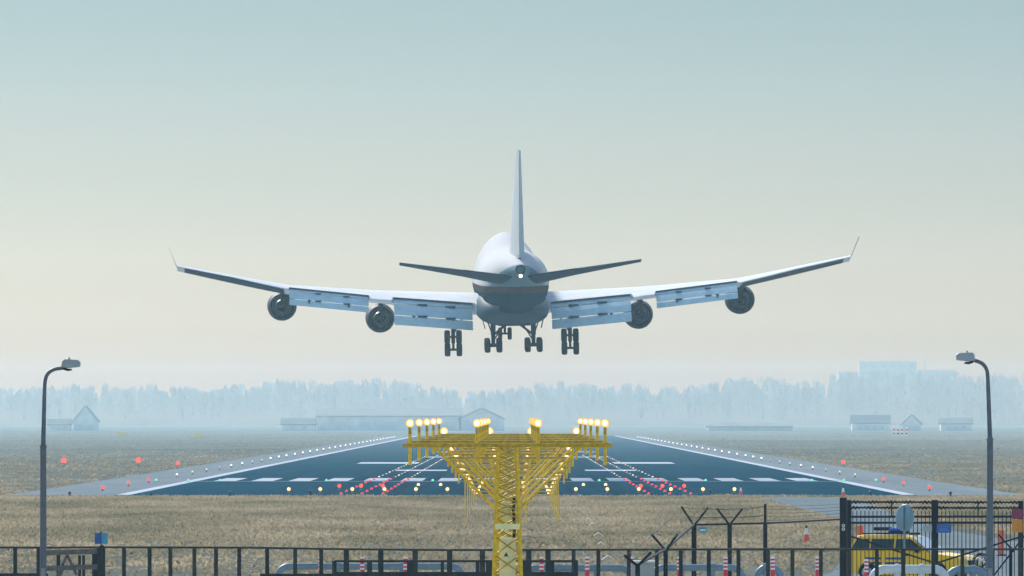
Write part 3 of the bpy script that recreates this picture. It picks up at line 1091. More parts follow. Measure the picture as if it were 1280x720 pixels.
XC = -.24
OFF = (-2.75, -.86, .86, 2.75)
def lattice(m, x0, y, zt, zb, wt, wb, cell, rl=.045, rb=.021, open_below=0):
    def hw(z): return (wt + (wb - wt) * (zt - z) / (zt - zb)) / 2
    for sx_ in (-1, 1):
        for sy_ in (-1, 1):
            m.beam((x0 + sx_ * hw(zb), y + sy_ * hw(zb), zb), (x0 + sx_ * hw(zt), y + sy_ * hw(zt), zt), rl * 2, rl * 2)
    br = MB()
    z = zb
    while z < zt - .05:
        z2 = min(zt, z + (cell if z >= open_below - .05 else .52))
        a, b = hw(z), hw(z2)
        for q in (-1, 1):
            br.cyl((x0 - a, y + q * a, z), (x0 + b, y + q * b, z2), rb, n=5)
            br.cyl((x0 + a, y + q * (a + .02), z), (x0 - b, y + q * (b + .02), z2), rb, n=5)
            br.cyl((x0 + q * a, y - a, z), (x0 + q * b, y + b, z2), rb, n=5)
            br.cyl((x0 + q * a, y + a, z), (x0 + q * b, y - b, z2), rb, n=5)
        z = z2
    return br

def tall_mast(y, zbar, label, front=False):
    t = thing('approach_light_mast', label, 'light mast', (XC, y, 0), 'row of approach light masts')
    zb = zbar
    m = MB()
    br = lattice(m, XC, y, zb - .08, 0, 0.50, .86, .22 if front else .36, open_below=3.0 if front else 0)
    mo = m.build('mast', M['yellow'], t)
    br.build('lattice', M['bar_yellow'], mo)
    # crossbar: two tubes and a tray
    cb = MB()
    cb.cyl((XC - 2.95, y - .22, zb), (XC + 2.95, y - .22, zb), .065)
    cb.cyl((XC - 2.7, y + .22, zb + .08), (XC + 2.7, y + .22, zb + .08), .06)
    if front:
        cb.box((XC, y, zb + .02), (5.2, .38, .05))
    cb.build('crossbar', M['bar_yellow'], t)
    for s in (-1, 1):
        MB().cyl((XC + s * .30, y - .15, zb - 1.86), (XC + s * 2.05, y - .15, zb - .06), .042 if front else .026, n=8).build('brace', M['yellow'], t)
        if front:
            MB().cyl((XC + s * .29, y + .1, zb - 1.45), (XC + s * 1.55, y + .1, zb - .06), .030, n=8).build('brace', M['yellow'], t)
        MB().cyl((XC + s * .26, y, zb - .36), (XC + s * 1.75, y, zb - .36), .03, n=8).build('tie_rod', M['bar_yellow'], t)
    for dx in OFF:
        z = zb + .62
        lamp(t, XC + dx, y - .24, z, zb - .56, r=.115 if zbar > 5 else .16)
    # two small spare fittings standing on the bar
    if front:
        # service panels inside the mast
        fz = lambda py: sz(py, y)
        MB().box((XC, y - .08, (fz(760) + fz(672)) / 2), (.46, .34, fz(672) - fz(760))).build('cable_cabinet', M['cream'], t)
        MB().box((XC, y - .40, fz(658)), (.70, .06, .16)).build('band_plate', M['cream'], t)
        for py in (634.5, 645.5):
            MB().lathe([(.001, -.03), (.16, -.02), (.17, .02), (.001, .03)], (XC - .05, y, fz(py)), (0, 1, 0.25), 16).build('junction_plate', M['cream'], t)
        MB().tube([(XC + .19, y - .1, fz(622)), (XC + .17, y - .12, fz(640)), (XC + .20, y - .1, fz(660)), (XC + .16, y - .1, fz(690)), (XC + .17, y - .1, 0)], .045).build('cable', M['black'], t)
        w = MB()
        zc, xc = fz(693), XC - .04
        w.prism([(xc - .11, y - .24, zc - .08), (xc + .11, y - .24, zc - .08), (xc, y - .24, zc + .13)], (0, .02, 0))
        ws_ = w.build('warning_sign', M['maroon'], t)
        MB().prism([(xc - .065, y - .25, zc - .055), (xc + .065, y - .25, zc - .055), (xc, y - .25, zc + .07)], (0, .008, 0)).build('sign_face', M['cream'], ws_)
    return t

PLACE = {1: 'nearest', 2: 'second nearest', 3: 'third nearest', 4: 'fourth nearest', 5: 'fifth nearest', 6: 'sixth nearest', 7: 'seventh nearest', 8: 'eighth nearest', 9: 'ninth nearest', 10: 'farthest'}
row = 0
for k in range(10):
    D = 316 + 30 * k
    zl = 5.8 if k < 5 else 5.8 - (k - 4) * .43
    lab = ('large yellow lattice mast with crossbar of lit lamps, nearest of its row' if k == 0 else
           f'yellow crossbar mast with four lit lamps, {PLACE[k + 1]} in the row of masts')
    tall_mast(D, zl - .62, lab, k == 0)
# lower frames on four legs, stepping down to the ground
for k in range(10, 17):
    D = 316 + 30 * k
    zl = max(.35, 5.8 - (k - 4) * .43)
    t = thing('low_approach_light', f'low yellow four-legged lamp frame, {nth(k - 9)} of those stepping down to the runway', 'light frame', (XC, D, 0), 'approach light frames stepping down')
    zb = zl - .25
    MB().cyl((XC - 2.85, D, zb), (XC + 2.85, D, zb), .05, n=8).build('crossbar', M['bar_yellow'], t)
    for dx in OFF:
        if zb > .25:
            MB().cyl((XC + dx * .93, D, 0), (XC + dx * .93, D, zb - .05), .022, .045, n=8).build('leg', M['yellow'], t)
        lamp(t, XC + dx, D - .1, zl, zb, r=.2)

# ------------------------------------------------------------------ runway lights
def proto_light(name, lens_mat, r, h, base_r=.14, flush=False):
    t = thing(name, 'x', 'x', (0, 0, 0))
    if flush:
        MB().lathe([(.15, 0), (.15, .03), (.08, .06)], (0, 0, .0), (0, 0, 1), 12, caps=True).build('housing', M['galv_dark'], t)
    else:
        MB().lathe([(base_r, 0), (base_r, .03), (.05, .06), (.05, h - r * .6), (r * .7, h - r * .6)], (0, 0, 0), (0, 0, 1), 12, caps=True).build('housing', M['galv_dark'], t)
    MB().sphere((0, 0, h), r, 12, 8).build('lens', lens_mat, t)
    return t

used = {}
def put(kind, x, y, z, label, cat, group):
    name, lm, r, h, fl = KINDS[kind]
    if kind not in used:
        o = proto_light(name, L[lm], r, h, flush=fl)
        used[kind] = o
    else:
        o = copy_tree(used[kind])
    o.location = (x, y, z)
    tag(o, label, cat, group)
    return o
KINDS = {
    'edge': ('runway_edge_light', 'edge', .10, .32, False),
    'edge2': ('runway_edge_light', 'edge_dim', .09, .32, False),
    'edge3': ('runway_edge_light', 'edge_faint', .085, .30, False),
    'tdz2': ('touchdown_light', 'edge_dim', .07, .06, True),
    'edge_far': ('runway_edge_light', 'edge', .125, .36, False),
    'edge_red': ('runway_edge_light', 'red', .135, .32, False),
    'thr': ('threshold_light', 'green', .13, .12, True),
    'side': ('side_row_light', 'pink', .10, .09, True),
    'tdz': ('touchdown_light', 'edge', .075, .07, True),
    'cross': ('crossbar_light', 'white', .14, .30, False),
    'cross_red': ('crossbar_light', 'red', .15, .36, False),
    'center': ('approach_ground_light', 'white', .135, .12, True),
    'obst': ('obstruction_light', 'red', .30, .95, False),
    'obst_small': ('obstruction_light', 'red', .22, .6, False),
}
zr = .012
for s, side in ((-1, 'left'), (1, 'right')):
    for k, (y, kd) in enumerate(((894, 'edge_red'), (954, 'edge_red'), (1006, 'edge_red'))):
        put(kd, s * 33, y, zr, f'small red light on the pale {side} shoulder, {nth(k + 1)} red one from the near end', 'runway light', 'red edge lights')
    put('thr', s * 33, 1027, zr, f'green light at the {side} end of the threshold line on the shoulder', 'runway light', 'green threshold lights')
    y, k = 1090, 1
    while y < 3050:
        put(('edge', 'edge2', 'edge', 'edge3', 'edge2')[(k * 7 + (s > 0) * 2) % 5] if y < 1500 else 'edge_far', s * 33, y, zr, f'white runway edge light on the {side} shoulder, {nth(k)} of its line from the near end', 'runway light', f'{side} runway edge lights')
        y += 52 if y < 1600 else 62
        k += 1
    for j, x in enumerate((13.3, 11.7, 10.1)):
        rowname = ('outer', 'middle', 'inner')[j]
        for k in range(8):
            put('side', s * x, 852 + 28 * k, zr, f'small red light set in the runway, {nth(k + 1)} in the {rowname} {side} line of red lights', 'runway light', 'red side row lights')
        for k in range(21):
            put(('tdz', 'tdz2', 'tdz2')[(k * 5 + j) % 3], s * x, 1090 + 30 * k, zr, f'small white light set in the runway, {nth(k + 1)} in the {rowname} {side} line leading away', 'runway light', 'white touchdown lights')
    for k, x in enumerate((5.0, 7.45, 9.9, 12.4, 14.9, 17.35)):
        put('cross', XC - .1 + s * x, 872, zr, f'bright white light in the row along the near runway edge, {nth(k + 1)} {side} of the mast', 'runway light', 'white lights across the near runway edge')
    for k, x in enumerate((10.4, 12.15, 13.9)):
        put('cross_red', XC - .1 + s * x, 903, zr, f'bright red light near the runway edge, {nth(k + 1)} red one {side} of the mast', 'runway light', 'bright red lights near the runway edge')
    for k, x in enumerate((6.1, 8.0)):
        put('center', XC - .1 + s * x, 957, zr, f'small warm light on the asphalt ahead of the stripes, {nth(k + 1)} {side} of the mast', 'runway light', 'warm lights ahead of the stripes')
    for k, x in enumerate((7.6, 17.3, 27.0, 29.9)):
        put('thr', s * x, 1022, zr, f'green light on the threshold line, {nth(k + 1)} {side} of the runway centre', 'runway light', 'green threshold lights')
for k in range(6):
    for dx in OFF:
        side = ('outer left', 'inner left', 'inner right', 'outer right')[OFF.index(dx)]
        put('center', XC + dx, 856 + 30 * k, zr, f'warm approach light set in the runway, {nth(k + 1)} of the {side} string from the grass', 'runway light', 'approach lights set in the runway')
for px, py, kd, lab in ((80, 581, 'obst', 'large glowing red light on the left grass nearest the left street lamp'),
                        (173, 580.5, 'obst', 'large glowing red light on the left grass nearer to the runway shoulder'),
                        (222, 583.5, 'obst_small', 'small red light on the grass just left of the left shoulder'),
                        (1054, 582, 'obst_small', 'small red light on the grass right of the right shoulder')):
    x, y = G(px, py + (5 if kd == 'obst' else 2))
    put(kd, x, y, 0, lab, 'red light', 'red lights on the grass')

# unlit dark marker lights along the near edge
KINDS2 = None
dl = thing('unlit_marker_light', 'x', 'x')
MB().lathe([(.16, 0), (.16, .04), (.06, .08), (.06, .18)], (0, 0, 0), (0, 0, 1), 12, caps=True).build('housing', M['black'], dl)
MB().sphere((0, 0, .28), .13, 12, 8).build('lens', M['glass_dark'], dl)
spots = [(83, 622, 'on the left shoulder by the grass'), (185, 622, 'near the left edge line'), (285, 621.5, 'on the near asphalt edge, left half'),
         (386, 620, 'beside the leftmost white lights'), (890, 619, 'left of the rightmost white light'), (1091, 621, 'beside the right edge line'), (1192, 622, 'on the right shoulder near the right lamp post')]
for i, (px, py, w) in enumerate(spots):
    o = dl if i == 0 else copy_tree(dl)
    x, y = G(px, py)
    o.location = (x, y + 6, zr)
    tag(o, f'small dark unlit runway light {w}', 'runway light', 'unlit runway lights')

# ------------------------------------------------------------------ cones and marker posts
def cone(px, py, h, label, D=None):
    x, y = G(px, py) if D is None else (sx(px, D), D)
    t = thing('traffic_cone', label, 'cone', (x, y, 0))
    k = h
    MB().box((x, y, .02 * k), (.42 * k, .42 * k, .04 * k)).build('base', M['orange'], t)
    MB().lathe([(.20 * k, .04 * k), (.13 * k, .48 * k)], (x, y, 0), (0, 0, 1), 14).build('body', M['orange'], t)
    MB().lathe([(.13 * k, .48 * k), (.075 * k, .85 * k)], (x, y, 0), (0, 0, 1), 14).build('white_sleeve', M['white'], t)
    MB().lathe([(.075 * k, .85 * k), (.05 * k, 1.0 * k)], (x, y, 0), (0, 0, 1), 14, caps=True).build('tip', M['black'], t)
cone(926, 620.5, .78, 'orange and white cone at the near runway edge right of the white lights')
cone(1054, 622, .85, 'orange and white cone by the runway corner above the black gate post')
cone(1008, 678, .80, 'orange and white cone on the grass left of the black gate')

def stake(px, pyt, pyb, D, label):
    x, zt, zb = sx(px, D), sz(pyt, D), 0
    t = thing('marker_post', label, 'marker post', (x, D, 0), 'orange marker posts behind the gate')
    MB().cyl((x, D, 0), (x, D, zt), .13, .12, 12).build('body', M['orange'], t)
    MB().lathe([(.22, 0), (.22, .05), (.13, .08)], (x, D, 0), (0, 0, 1), 12, caps=True).build('base', M['black'], t)
stake(1075.5, 657, 0, 452, 'plain orange post standing behind the roof of the yellow car')
stake(1251.5, 662, 0, 480, 'plain orange post on the road right of the right lamp post')

def bollard(px, pyt, D, label):
    x, zt = sx(px, D), sz(pyt, D)
    t = thing('striped_bollard', label, 'marker post', (x, D, 0), 'red and white marker posts along the pipes')
    b = MB().cyl((x, D, 0), (x, D, zt - .42), .075, .075, 12)
    b.build('post', M['red'], t)
    w, r = MB(), MB()
    for k in range(7):
        z0 = zt - .42 + .06 * k
        (r if k % 2 else w).cyl((x, D, z0), (x, D, z0 + .06), .07, .07, 12)
    w.build('white_band', M['white'], t)
    r.build('red_band', M['red'], t)
BP = [(401, 'at the left end of the blue pipe'), (453, 'second from the left end of the blue pipe'), (507, 'behind the low dark barrier left of the mast'),
      (677, 'right of the yellow mast base'), (734, 'in front of the pipe midway between mast and grey cabinet'), (790, 'just above the left corner of the grey cabinet'),
      (849, 'right of the grey cabinet'), (907, 'in front of the pipe under the fence posts'), (966, 'at the rounded end of the short pipe hoop'), (1022, 'standing alone left of the black gate post'), (1083, 'in front of the rear wheel of the yellow car')]
for px, w in BP:
    bollard(px, 696 if px < 1080 else 699, 366, f'red and white striped post {w}')

# ------------------------------------------------------------------ guard pipes
def pipe(px0, px1, py, D, label, m, r=.115, l_end=True, r_end=True):
    x0, x1, z = sx(px0, D), sx(px1, D), sz(py, D)
    t = thing('guard_pipe', label, 'pipe', ((x0 + x1) / 2, D, 0))
    pts = []
    q = .38
    if l_end:
        pts += [(x0, D, 0), (x0, D, z - q)] + [(x0 + q * (1 - math.cos(a)), D, z - q + q * math.sin(a)) for a in (R(20), R(40), R(60), R(80))]
    else:
        pts += [(x0, D, z)]
    pts += [(x0 + q, D, z), (x1 - q, D, z)]
    if r_end:
        pts += [(x1 - q * (1 - math.cos(a)), D, z - q + q * math.sin(a)) for a in (R(80), R(60), R(40), R(20))] + [(x1, D, z - q), (x1, D, 0)]
    else:
        pts += [(x1, D, z)]
    MB().tube(pts, r, 14).build('tube', m, t)
    for f in (.33, .67):
        x = x0 + (x1 - x0) * f
        MB().cyl((x, D, 0), (x, D, z - r * .6), r * .7).build('support', m, t)
        MB().lathe([(r * 1.25, -.06), (r * 1.25, .06)], (x, D, z), (1, 0, 0), 14, caps=True).build('collar', m, t)
pipe(347, 578, 708, 372, 'long blue grey guard pipe left of the yellow mast', M['pipe'])
pipe(655, 789, 710, 372, 'blue grey guard pipe between the mast and the grey cabinet', M['pipe'])
pipe(815, 928, 709.5, 372, 'blue grey guard pipe right of the grey cabinet', M['pipe'])
pipe(946, 976, 709, 372, 'short blue grey pipe hoop left of the black gate', M['pipe'])
pipe(1091, 1182, 711.5, 372, 'pale thick pipe hoop in front of the yellow car', M['pipe_white'], .15)
pipe(1185, 1232, 712, 373, 'short pale blue pipe hoop in front of the bonnet of the car', M['pipe'], .13)

# grey cabinet
x0, x1, D = sx(788, 361), sx(819, 361), 361
zt = sz(703, 361)
t = thing('electrical_cabinet', 'grey metal electrical cabinet with pale lid behind the railing', 'cabinet', ((x0 + x1) / 2, D, 0))
MB().box(((x0 + x1) / 2, D + .25, zt / 2), (x1 - x0 - .05, .5, zt)).build('body', M['cabinet'], t, bevel=.01)
MB().box(((x0 + x1) / 2, D + .25, zt + .03), (x1 - x0 + .03, .58, .06)).build('lid', M['white'], t, bevel=.01)
MB().box(((x0 + x1) / 2, D - .01, zt / 2), (x1 - x0 - .17, .03, zt - .15)).build('door', M['cabinet'], t)

# ------------------------------------------------------------------ railing
D = 355
t = thing('railing', 'long thin dark metal railing with upright posts across the whole foreground', 'fence', (0, D, 0))
rail_pts = [(-60, 684), (60, 684.5), (135, 684), (310, 684.5), (433, 686.5), (560, 687.5), (786, 687), (960, 686.5), (1340, 686.5)]
MB().tube([P(a, b, D) for a, b in rail_pts], .035, 8).build('top_rail', M['rail_brown'], t)
def rail_y(px): return float(np.interp(px, [a for a, b in rail_pts], [b for a, b in rail_pts]))
posts = [-38, -9, 19, 49, 155, 187, 213, 243, 270, 299, 334, 369, 401.5, 433, 476, 519, 562, 603, 661, 685, 717, 748, 786, 821, 851, 886, 923, 960, 990.5, 1026, 1062, 1096, 1129, 1166.6, 1203, 1240, 1275, 1310]
for px in posts:
    w = .17 if 425 < px < 700 else .125
    p = P(px, rail_y(px), D)
    MB().box((p.x, D, p.z / 2 - .01), (w, .10, p.z - .03)).build('post', M['rail'] if (int(px) % 3) else M['rail_brown'], t)
for s, (a, b, y) in enumerate(((-60, 60, 718.5), (325, 420, 719))):
    MB().beam(P(a, y, D - .1), P(b, y, D - .1), .08, .10).build('lower_rail', M['rail'], t)

# low dark bridge barrier in the middle
D = 350
t = thing('bridge_barrier', 'low dark steel bridge barrier with stout posts around the foot of the yellow mast', 'barrier', (sx(560, D), D, 0))
for y, h in ((701.5, .07), (718, .16)):
    MB().beam(P(418, y, D), P(722, y, D), .09, h).build('rail', M['rail'], t)
for px, w in ((418, .14), (462, .16), (513, .22), (553, .10), (597, .12), (612, .24), (657, .24), (690, .14), (720, .13)):
    p = P(px, 701, D)
    MB().box((p.x, D, p.z / 2), (w, .14, p.z)).build('post', M['rail'], t)

# ------------------------------------------------------------------ street lamps
def street_lamp(label, px, D, pts, head_c, flip, py_join, lean=0):
    base = Vector((sx(px, D), D, 0))
    t = thing('street_lamp', label, 'street lamp', base, 'street lamps')
    zj = sz(py_join, D)
    zm = sz(py_join + 62, D)
    top = P(pts[0][0], pts[0][1], D)
    bx = sx(px - (3 if flip < 0 else -3) * 0, D)
    p = MB()
    p.cyl(base, (base.x, D, zm), .105, .095, 14)
    p.cyl((base.x, D, zm), (top.x, D, top.z), .075, .062, 14)
    p.lathe([(.105, -.05), (.11, 0), (.08, .06)], (base.x, D, zm), (0, 0, 1), 14)
    po = p.build('pole', M['galv_dark'], t)
    MB().tube([P(a, b, D) for a, b in pts], [.058] * (len(pts) - 2) + [.045, .042], 12).build('arm', M['galv_dark'], t)
    c = P(*head_c, D)
    h = MB()
    f = flip
    # housing: deep box with a bevelled hood and a nose
    prof = [(-.30, -.10), (-.26, .10), (-.20, .15), (.22, .13), (.30, .06), (.29, -.09), (-.05, -.13)]
    h.prism([Vector((c.x + f * a, D - .14, c.z + b)) for a, b in prof], (0, .28, 0))
    ho = h.build('lamp_head', M['lamp_grey'], t, bevel=.02)
    MB().prism([Vector((c.x + f * a, D - .11, c.z + b)) for a, b in ((-.26, -.125), (.02, -.15), (.05, -.20), (-.10, -.22), (-.22, -.18))], (0, .22, 0)).build('visor', M['black'], ho)
    MB().cyl((c.x - f * .05, D, c.z + .14), (c.x - f * .05, D, c.z + .20), .03).build('photocell', M['lamp_grey'], ho)
    MB().box((base.x, D - .10, 1.1), (.13, .03, .4)).build('service_door', M['galv'], po)
    return t
def arc(p0, p1, p2, n=9):
    return [((1 - t) ** 2 * p0[0] + 2 * t * (1 - t) * p1[0] + t * t * p2[0], (1 - t) ** 2 * p0[1] + 2 * t * (1 - t) * p1[1] + t * t * p2[1]) for t in [i / n for i in range(n + 1)]]
street_lamp('tall grey street lamp at the left with its head turned right', 54, 346, [(55.5, 492), (56, 480)] + arc((56.5, 476), (58.5, 460), (78, 460.5)) + [(84, 459.5)], (88.5, 455), 1, 496)
street_lamp('tall grey street lamp at the right with its head turned left', 1237.5, 346, [(1235, 478), (1234.5, 470)] + arc((1234.3, 466), (1232, 452), (1216, 450.5)) + [(1210, 450)], (1207, 446.5), -1, 487)

# ------------------------------------------------------------------ wooden gate with blue boards
D = 349
t = thing('wooden_gate', 'weathered grey wooden gate beside the left street lamp', 'gate', (sx(88, D), D, 0))
for y in (690.5, 710):
    MB().beam(P(52, y + .5, D), P(122, y - 1.5, D), .05, .16).build('rail', M['wood'], t)
for px, w, yt in ((49, .17, 686), (73, .12, 687), (99.5, .09, 694), (104.5, .09, 694), (118.5, .17, 688)):
    p = P(px, yt, D + .12)
    MB().box((p.x, D + .12, p.z / 2), (w, .06, p.z)).build('upright', M['rail'], t)
for a, b in (((72, 719), (84, 694)), ((84, 694), (96, 719)), ((70, 735), (78, 712))):
    MB().beam(P(*a, D + .06), P(*b, D + .06), .05, .09).build('brace', M['wood'], t)
t = thing('gate_post', 'stout round-topped dark post holding two blue boards at the gate', 'post', (sx(126.5, D), D, 0))
p = P(126.5, 685, D)
b = MB().cyl((p.x, D, 0), (p.x, D, p.z), .13, .13, 14)
b.sphere((p.x, D, p.z), .13, 14, 8, (1, 1, .8))
b.build('post', M['rail'], t)
t = thing('blue_board', 'pair of small blue enamel boards in a shallow V on the gate post', 'sign', (p.x, D, p.z))
zb = p.z + .13
MB().cyl((p.x, D, p.z + .07), (p.x, D, p.z + .52), .025).build('stem', M['rail'], t)
for s in (-1, 1):
    rot = Matrix.Rotation(R(s * 38), 3, 'Z')
    MB().box((p.x + s * .105, D - .07, p.z + .30), (.23, .02, .34), rot).build('board', M['sky_blue'] if s > 0 else M['blue'], t, label='brighter blue board' if s > 0 else 'darker blue board')

# ------------------------------------------------------------------ security fence
t = thing('security_fence', 'black security fence with Y-shaped barbed wire arms left of the black gate', 'fence', (sx(912, 385), 385, 0))
junc = []
def ypost(px, pyj, D, tips, w=.13, straight=None):
    j = P(px, pyj, D)
    m = MB()
    m.box((j.x, D, j.z / 2), (w, w, j.z))
    junc.append(j)
    if straight:
        q = P(px, straight, D)
        m.box((j.x, D, (j.z + q.z) / 2), (w * .62, w * .62, q.z - j.z))
    po = m.build('post', M['black'], t)
    ends = []
    for a in tips or ():
        e = P(*a, D)
        MB().beam(j - Vector((0, 0, .03)), e, .07, .07).build('arm', M['black'], po)
        ends.append(e)
    return j, ends
A = ypost(797, 706, 298, [(780, 694), (814, 690)])
B = ypost(832, 687, 334, [(814.5, 668), (847, 667.5)])
C = ypost(867.5, 656, 385, [(851.5, 633), (885, 634.5)], .17)
Dp = ypost(912, 655, 385.5, [(896, 635.5), (928, 636)], .15)
E = ypost(956.5, 654, 386, None, .14, 630)
Gp = Vector((sx(1053, 380), 380.5, sz(649, 380)))
for a, b in ((A, B), (B, C), (C, Dp), (Dp, E)):
    MB().cyl(a[0], b[0], .035, n=8).build('top_rail', M['black'], t)
MB().cyl(E[0], Gp, .035, n=8).build('top_rail', M['black'], t)
def wire(a, b, sag=.03, r=.0075):
    pts = []
    n = 14
    for i in range(n + 1):
        f = i / n
        p = a.lerp(b, f)
        p.z -= sag * 4 * f * (1 - f)
        pts.append(p)
    return MB().tube(pts, r, 5)
for f in (.45, .95):
    for i in (0, 1):
        for u, v in ((A, B), (B, C), (C, Dp)):
            wire(u[0].lerp(u[1][i], f), v[0].lerp(v[1][i], f)).build('barbed_wire', M['black'], t)
        e = E[0] + Vector(((-.0), 0, .62 * f))
        wire(Dp[0].lerp(Dp[1][i], f), e).build('barbed_wire', M['black'], t)
for k in range(5):
    z0 = .10 + .125 * k
    wire(E[0] + Vector((0, 0, z0)), Gp + Vector((0, 0, z0 * .86)), .03).build('barbed_wire', M['black'], t)
D = 384
t = thing('small_notice', 'small pale blue notice hung on the security fence between two Y posts', 'sign', P(878.5, 662, D))
MB().box(P(878.5, 662, D), (.27, .02, .19)).build('plate', M['sky_blue'], t)
MB().box(P(878.5, 662.5, D - .02), (.19, .006, .05)).build('panel', M['white'], t)

# ------------------------------------------------------------------ black gate
D = 380
t = thing('gate_pillar', 'thick black pillar at the left of the barred gate with a small white mark', 'post', (sx(1054, D), D, 0))
p = P(1054, 622, D)
MB().box((p.x, D, p.z / 2), (.24, .24, p.z)).build('pillar', M['black'], t, bevel=.015)
mk = MB()
q = P(1054.3, 657, D - .125)
for dz in (.0, -.12):
    mk.lathe([(.055, -.004), (.055, .004), (.03, .004), (.03, -.004), (.055, -.004)], q + Vector((0, 0, dz)), (0, 1, 0), 14)
mk.build('number_mark', M['white'], t)

t = thing('barred_gate', 'wide black steel gate of close upright bars topped with barbed wire', 'gate', (sx(1168, D), D, 0))
fr = MB()
for y in (646, 653.5):
    fr.beam(P(1061, y, D), P(1276, y - .3, D), .07, .075)
fr.beam(P(1061, 728, D), P(1276, 728, D), .07, .09)
fr.build('frame', M['black'], t)
for px, w, yt in ((1061.5, .15, 625), (1168.5, .23, 625), (1276, .17, 626)):
    p = P(px, yt, D)
    MB().box((p.x, D + .005, p.z / 2 + .02), (w, .16, p.z - .04)).build('post', M['black'], t)
for px in (1114.5, 1222.5):
    a, b = P(px, 627, D - .03), P(px, 646, D - .03)
    MB().beam(a, b, .045, .045).build('wire_holder', M['black'], t)
b = MB()
x = 1066.0
while x < 1274:
    if abs(x - 1168.5) > 4:
        a, c = P(x, 638.5, D - .0), P(x, 738, D)
        b.box(((a.x), D + .01, (a.z + c.z) / 2), (.027, .027, a.z - c.z))
    x += 5.05
b.build('grille', M['black'], t)
# barbed coils: helical wire
for y in (627.5, 634.5):
    a, c = P(1061, y, D), P(1276, y + .4, D)
    n = 420
    pts = []
    for i in range(n + 1):
        f = i / n
        p = a.lerp(c, f)
        an = f * 2 * math.pi * 46 + y
        k = .034 + .014 * math.sin(f * 61 + y)
        p += Vector((0, math.cos(an) * k, math.sin(an) * k))
        pts.append(p)
    m = MB().tube(pts, .026, 5)
    m.cyl(a, c, .03, n=6)
    m.build('barbed_wire', M['black'], t)
for a, c in (((1062, 670), (1166, 703)), ((1170, 704), (1276, 671)), ((1136, 674), (1155, 688))):
    MB().beam(P(*a, D - .06), P(*c, D - .06), .05, .06).build('brace', M['black'], t)
# second brace frame standing at the right
t = thing('gate_stay', 'slanting black stay bars at the right end of the barred gate', 'stay', (sx(1262, 376), 376, 0))
for a, c in (((1238, 725), (1281, 669)), ((1248, 668), (1268, 690))):
    MB().beam(P(*a, 376), P(*c, 376), .05, .055).build('bar', M['black'], t)
MB().box((sx(1263.5, 376), 376.1, sz(684, 376) / 2), (.11, .08, sz(684, 376))).build('upright', M['black'], t)

# signs on the gate
D = 379.4
t = thing('blue_sign', 'blue rectangular sign with two pale lines fixed to the barred gate', 'sign', P(1180, 660.5, D))
MB().box(P(1180, 660.5, D), (.49, .02, .30)).build('plate', M['blue'], t)
for yy, w in ((658.5, .38), (661, .30), (663.3, .36)):
    MB().box(P(1180, yy, D - .016), (w, .006, .022)).build('lettering', mat('faded_lettering', (.12, .25, .50), .5), t)
t = thing('grey_sign', 'pale grey blank sign on the gate left of the blue sign', 'sign', P(1159.5, 660.5, D))
MB().box(P(1159.5, 660.5, D), (.30, .02, .21)).build('plate', M['cabinet'], t)
D = 378
t = thing('warning_board', 'maroon and amber warning board at the right end of the barred gate', 'sign', P(1272, 650, D))
MB().box(P(1271.5, 642.3, D), (.37, .02, .33)).build('upper_plate', M['maroon'], t, label='maroon upper plate')
MB().box(P(1271.5, 657.3, D), (.36, .02, .44)).build('lower_plate', M['amber'], t, label='amber lower plate')
MB().box((sx(1275, D), D + .05, sz(660, D) / 2 + .45), (.05, .05, sz(650, D))).build('post', M['black'], t)

# round sign seen from behind
D = 364
c = P(1130.5, 647.5, D)
t = thing('round_sign', 'round grey road sign seen from behind on a thin pole before the gate', 'sign', (c.x, D, 0))
MB().cyl((c.x, D + .05, 0), (c.x, D + .05, c.z + .1), .032, n=10).build('pole', M['galv'], t)
ax = Vector((math.sin(R(50)), math.cos(R(50)), 0))
sg = MB().lathe([(.001, .0), (.42, .0), (.445, .015), (.445, .03), (.001, .03)], c, tuple(ax), 32).build('disc', mat('sign_back_enamel', (.17, .30, .36), .4, var=.2, scale=3), t)
side = Vector((ax.y, -ax.x, 0))
MB().beam(c + Vector((0, 0, -.38)) - ax * .02, c + Vector((0, 0, .38)) - ax * .02, .05, .03).build('bracket', M['galv_dark'], t)

# coil of wire by the gate
D = 376
c = P(1228, 703, D)
t = thing('wire_coil', 'tangled coil of barbed wire in front of the nose of the yellow car', 'wire coil', (c.x, D, 0))
for k in range(7):
    an = random.uniform(0, 6.28)
    rr = random.uniform(.16, .30)
    cc = c + Vector((random.uniform(-.10, .10), random.uniform(-.1, .1), random.uniform(-.08, .08)))
    ti = random.uniform(-.5, .5)
    pts = [cc + Vector((rr * math.cos(a), rr * math.sin(a) * ti, rr * math.sin(a))) for a in [i * 2 * math.pi / 20 for i in range(20)]]
    MB().tube(pts, .017, 5).build('loop', M['black'] if k % 3 else M['galv'], t)
MB().cyl((c.x, D + .1, 0), (c.x, D + .1, c.z), .03).build('stake', M['black'], t)

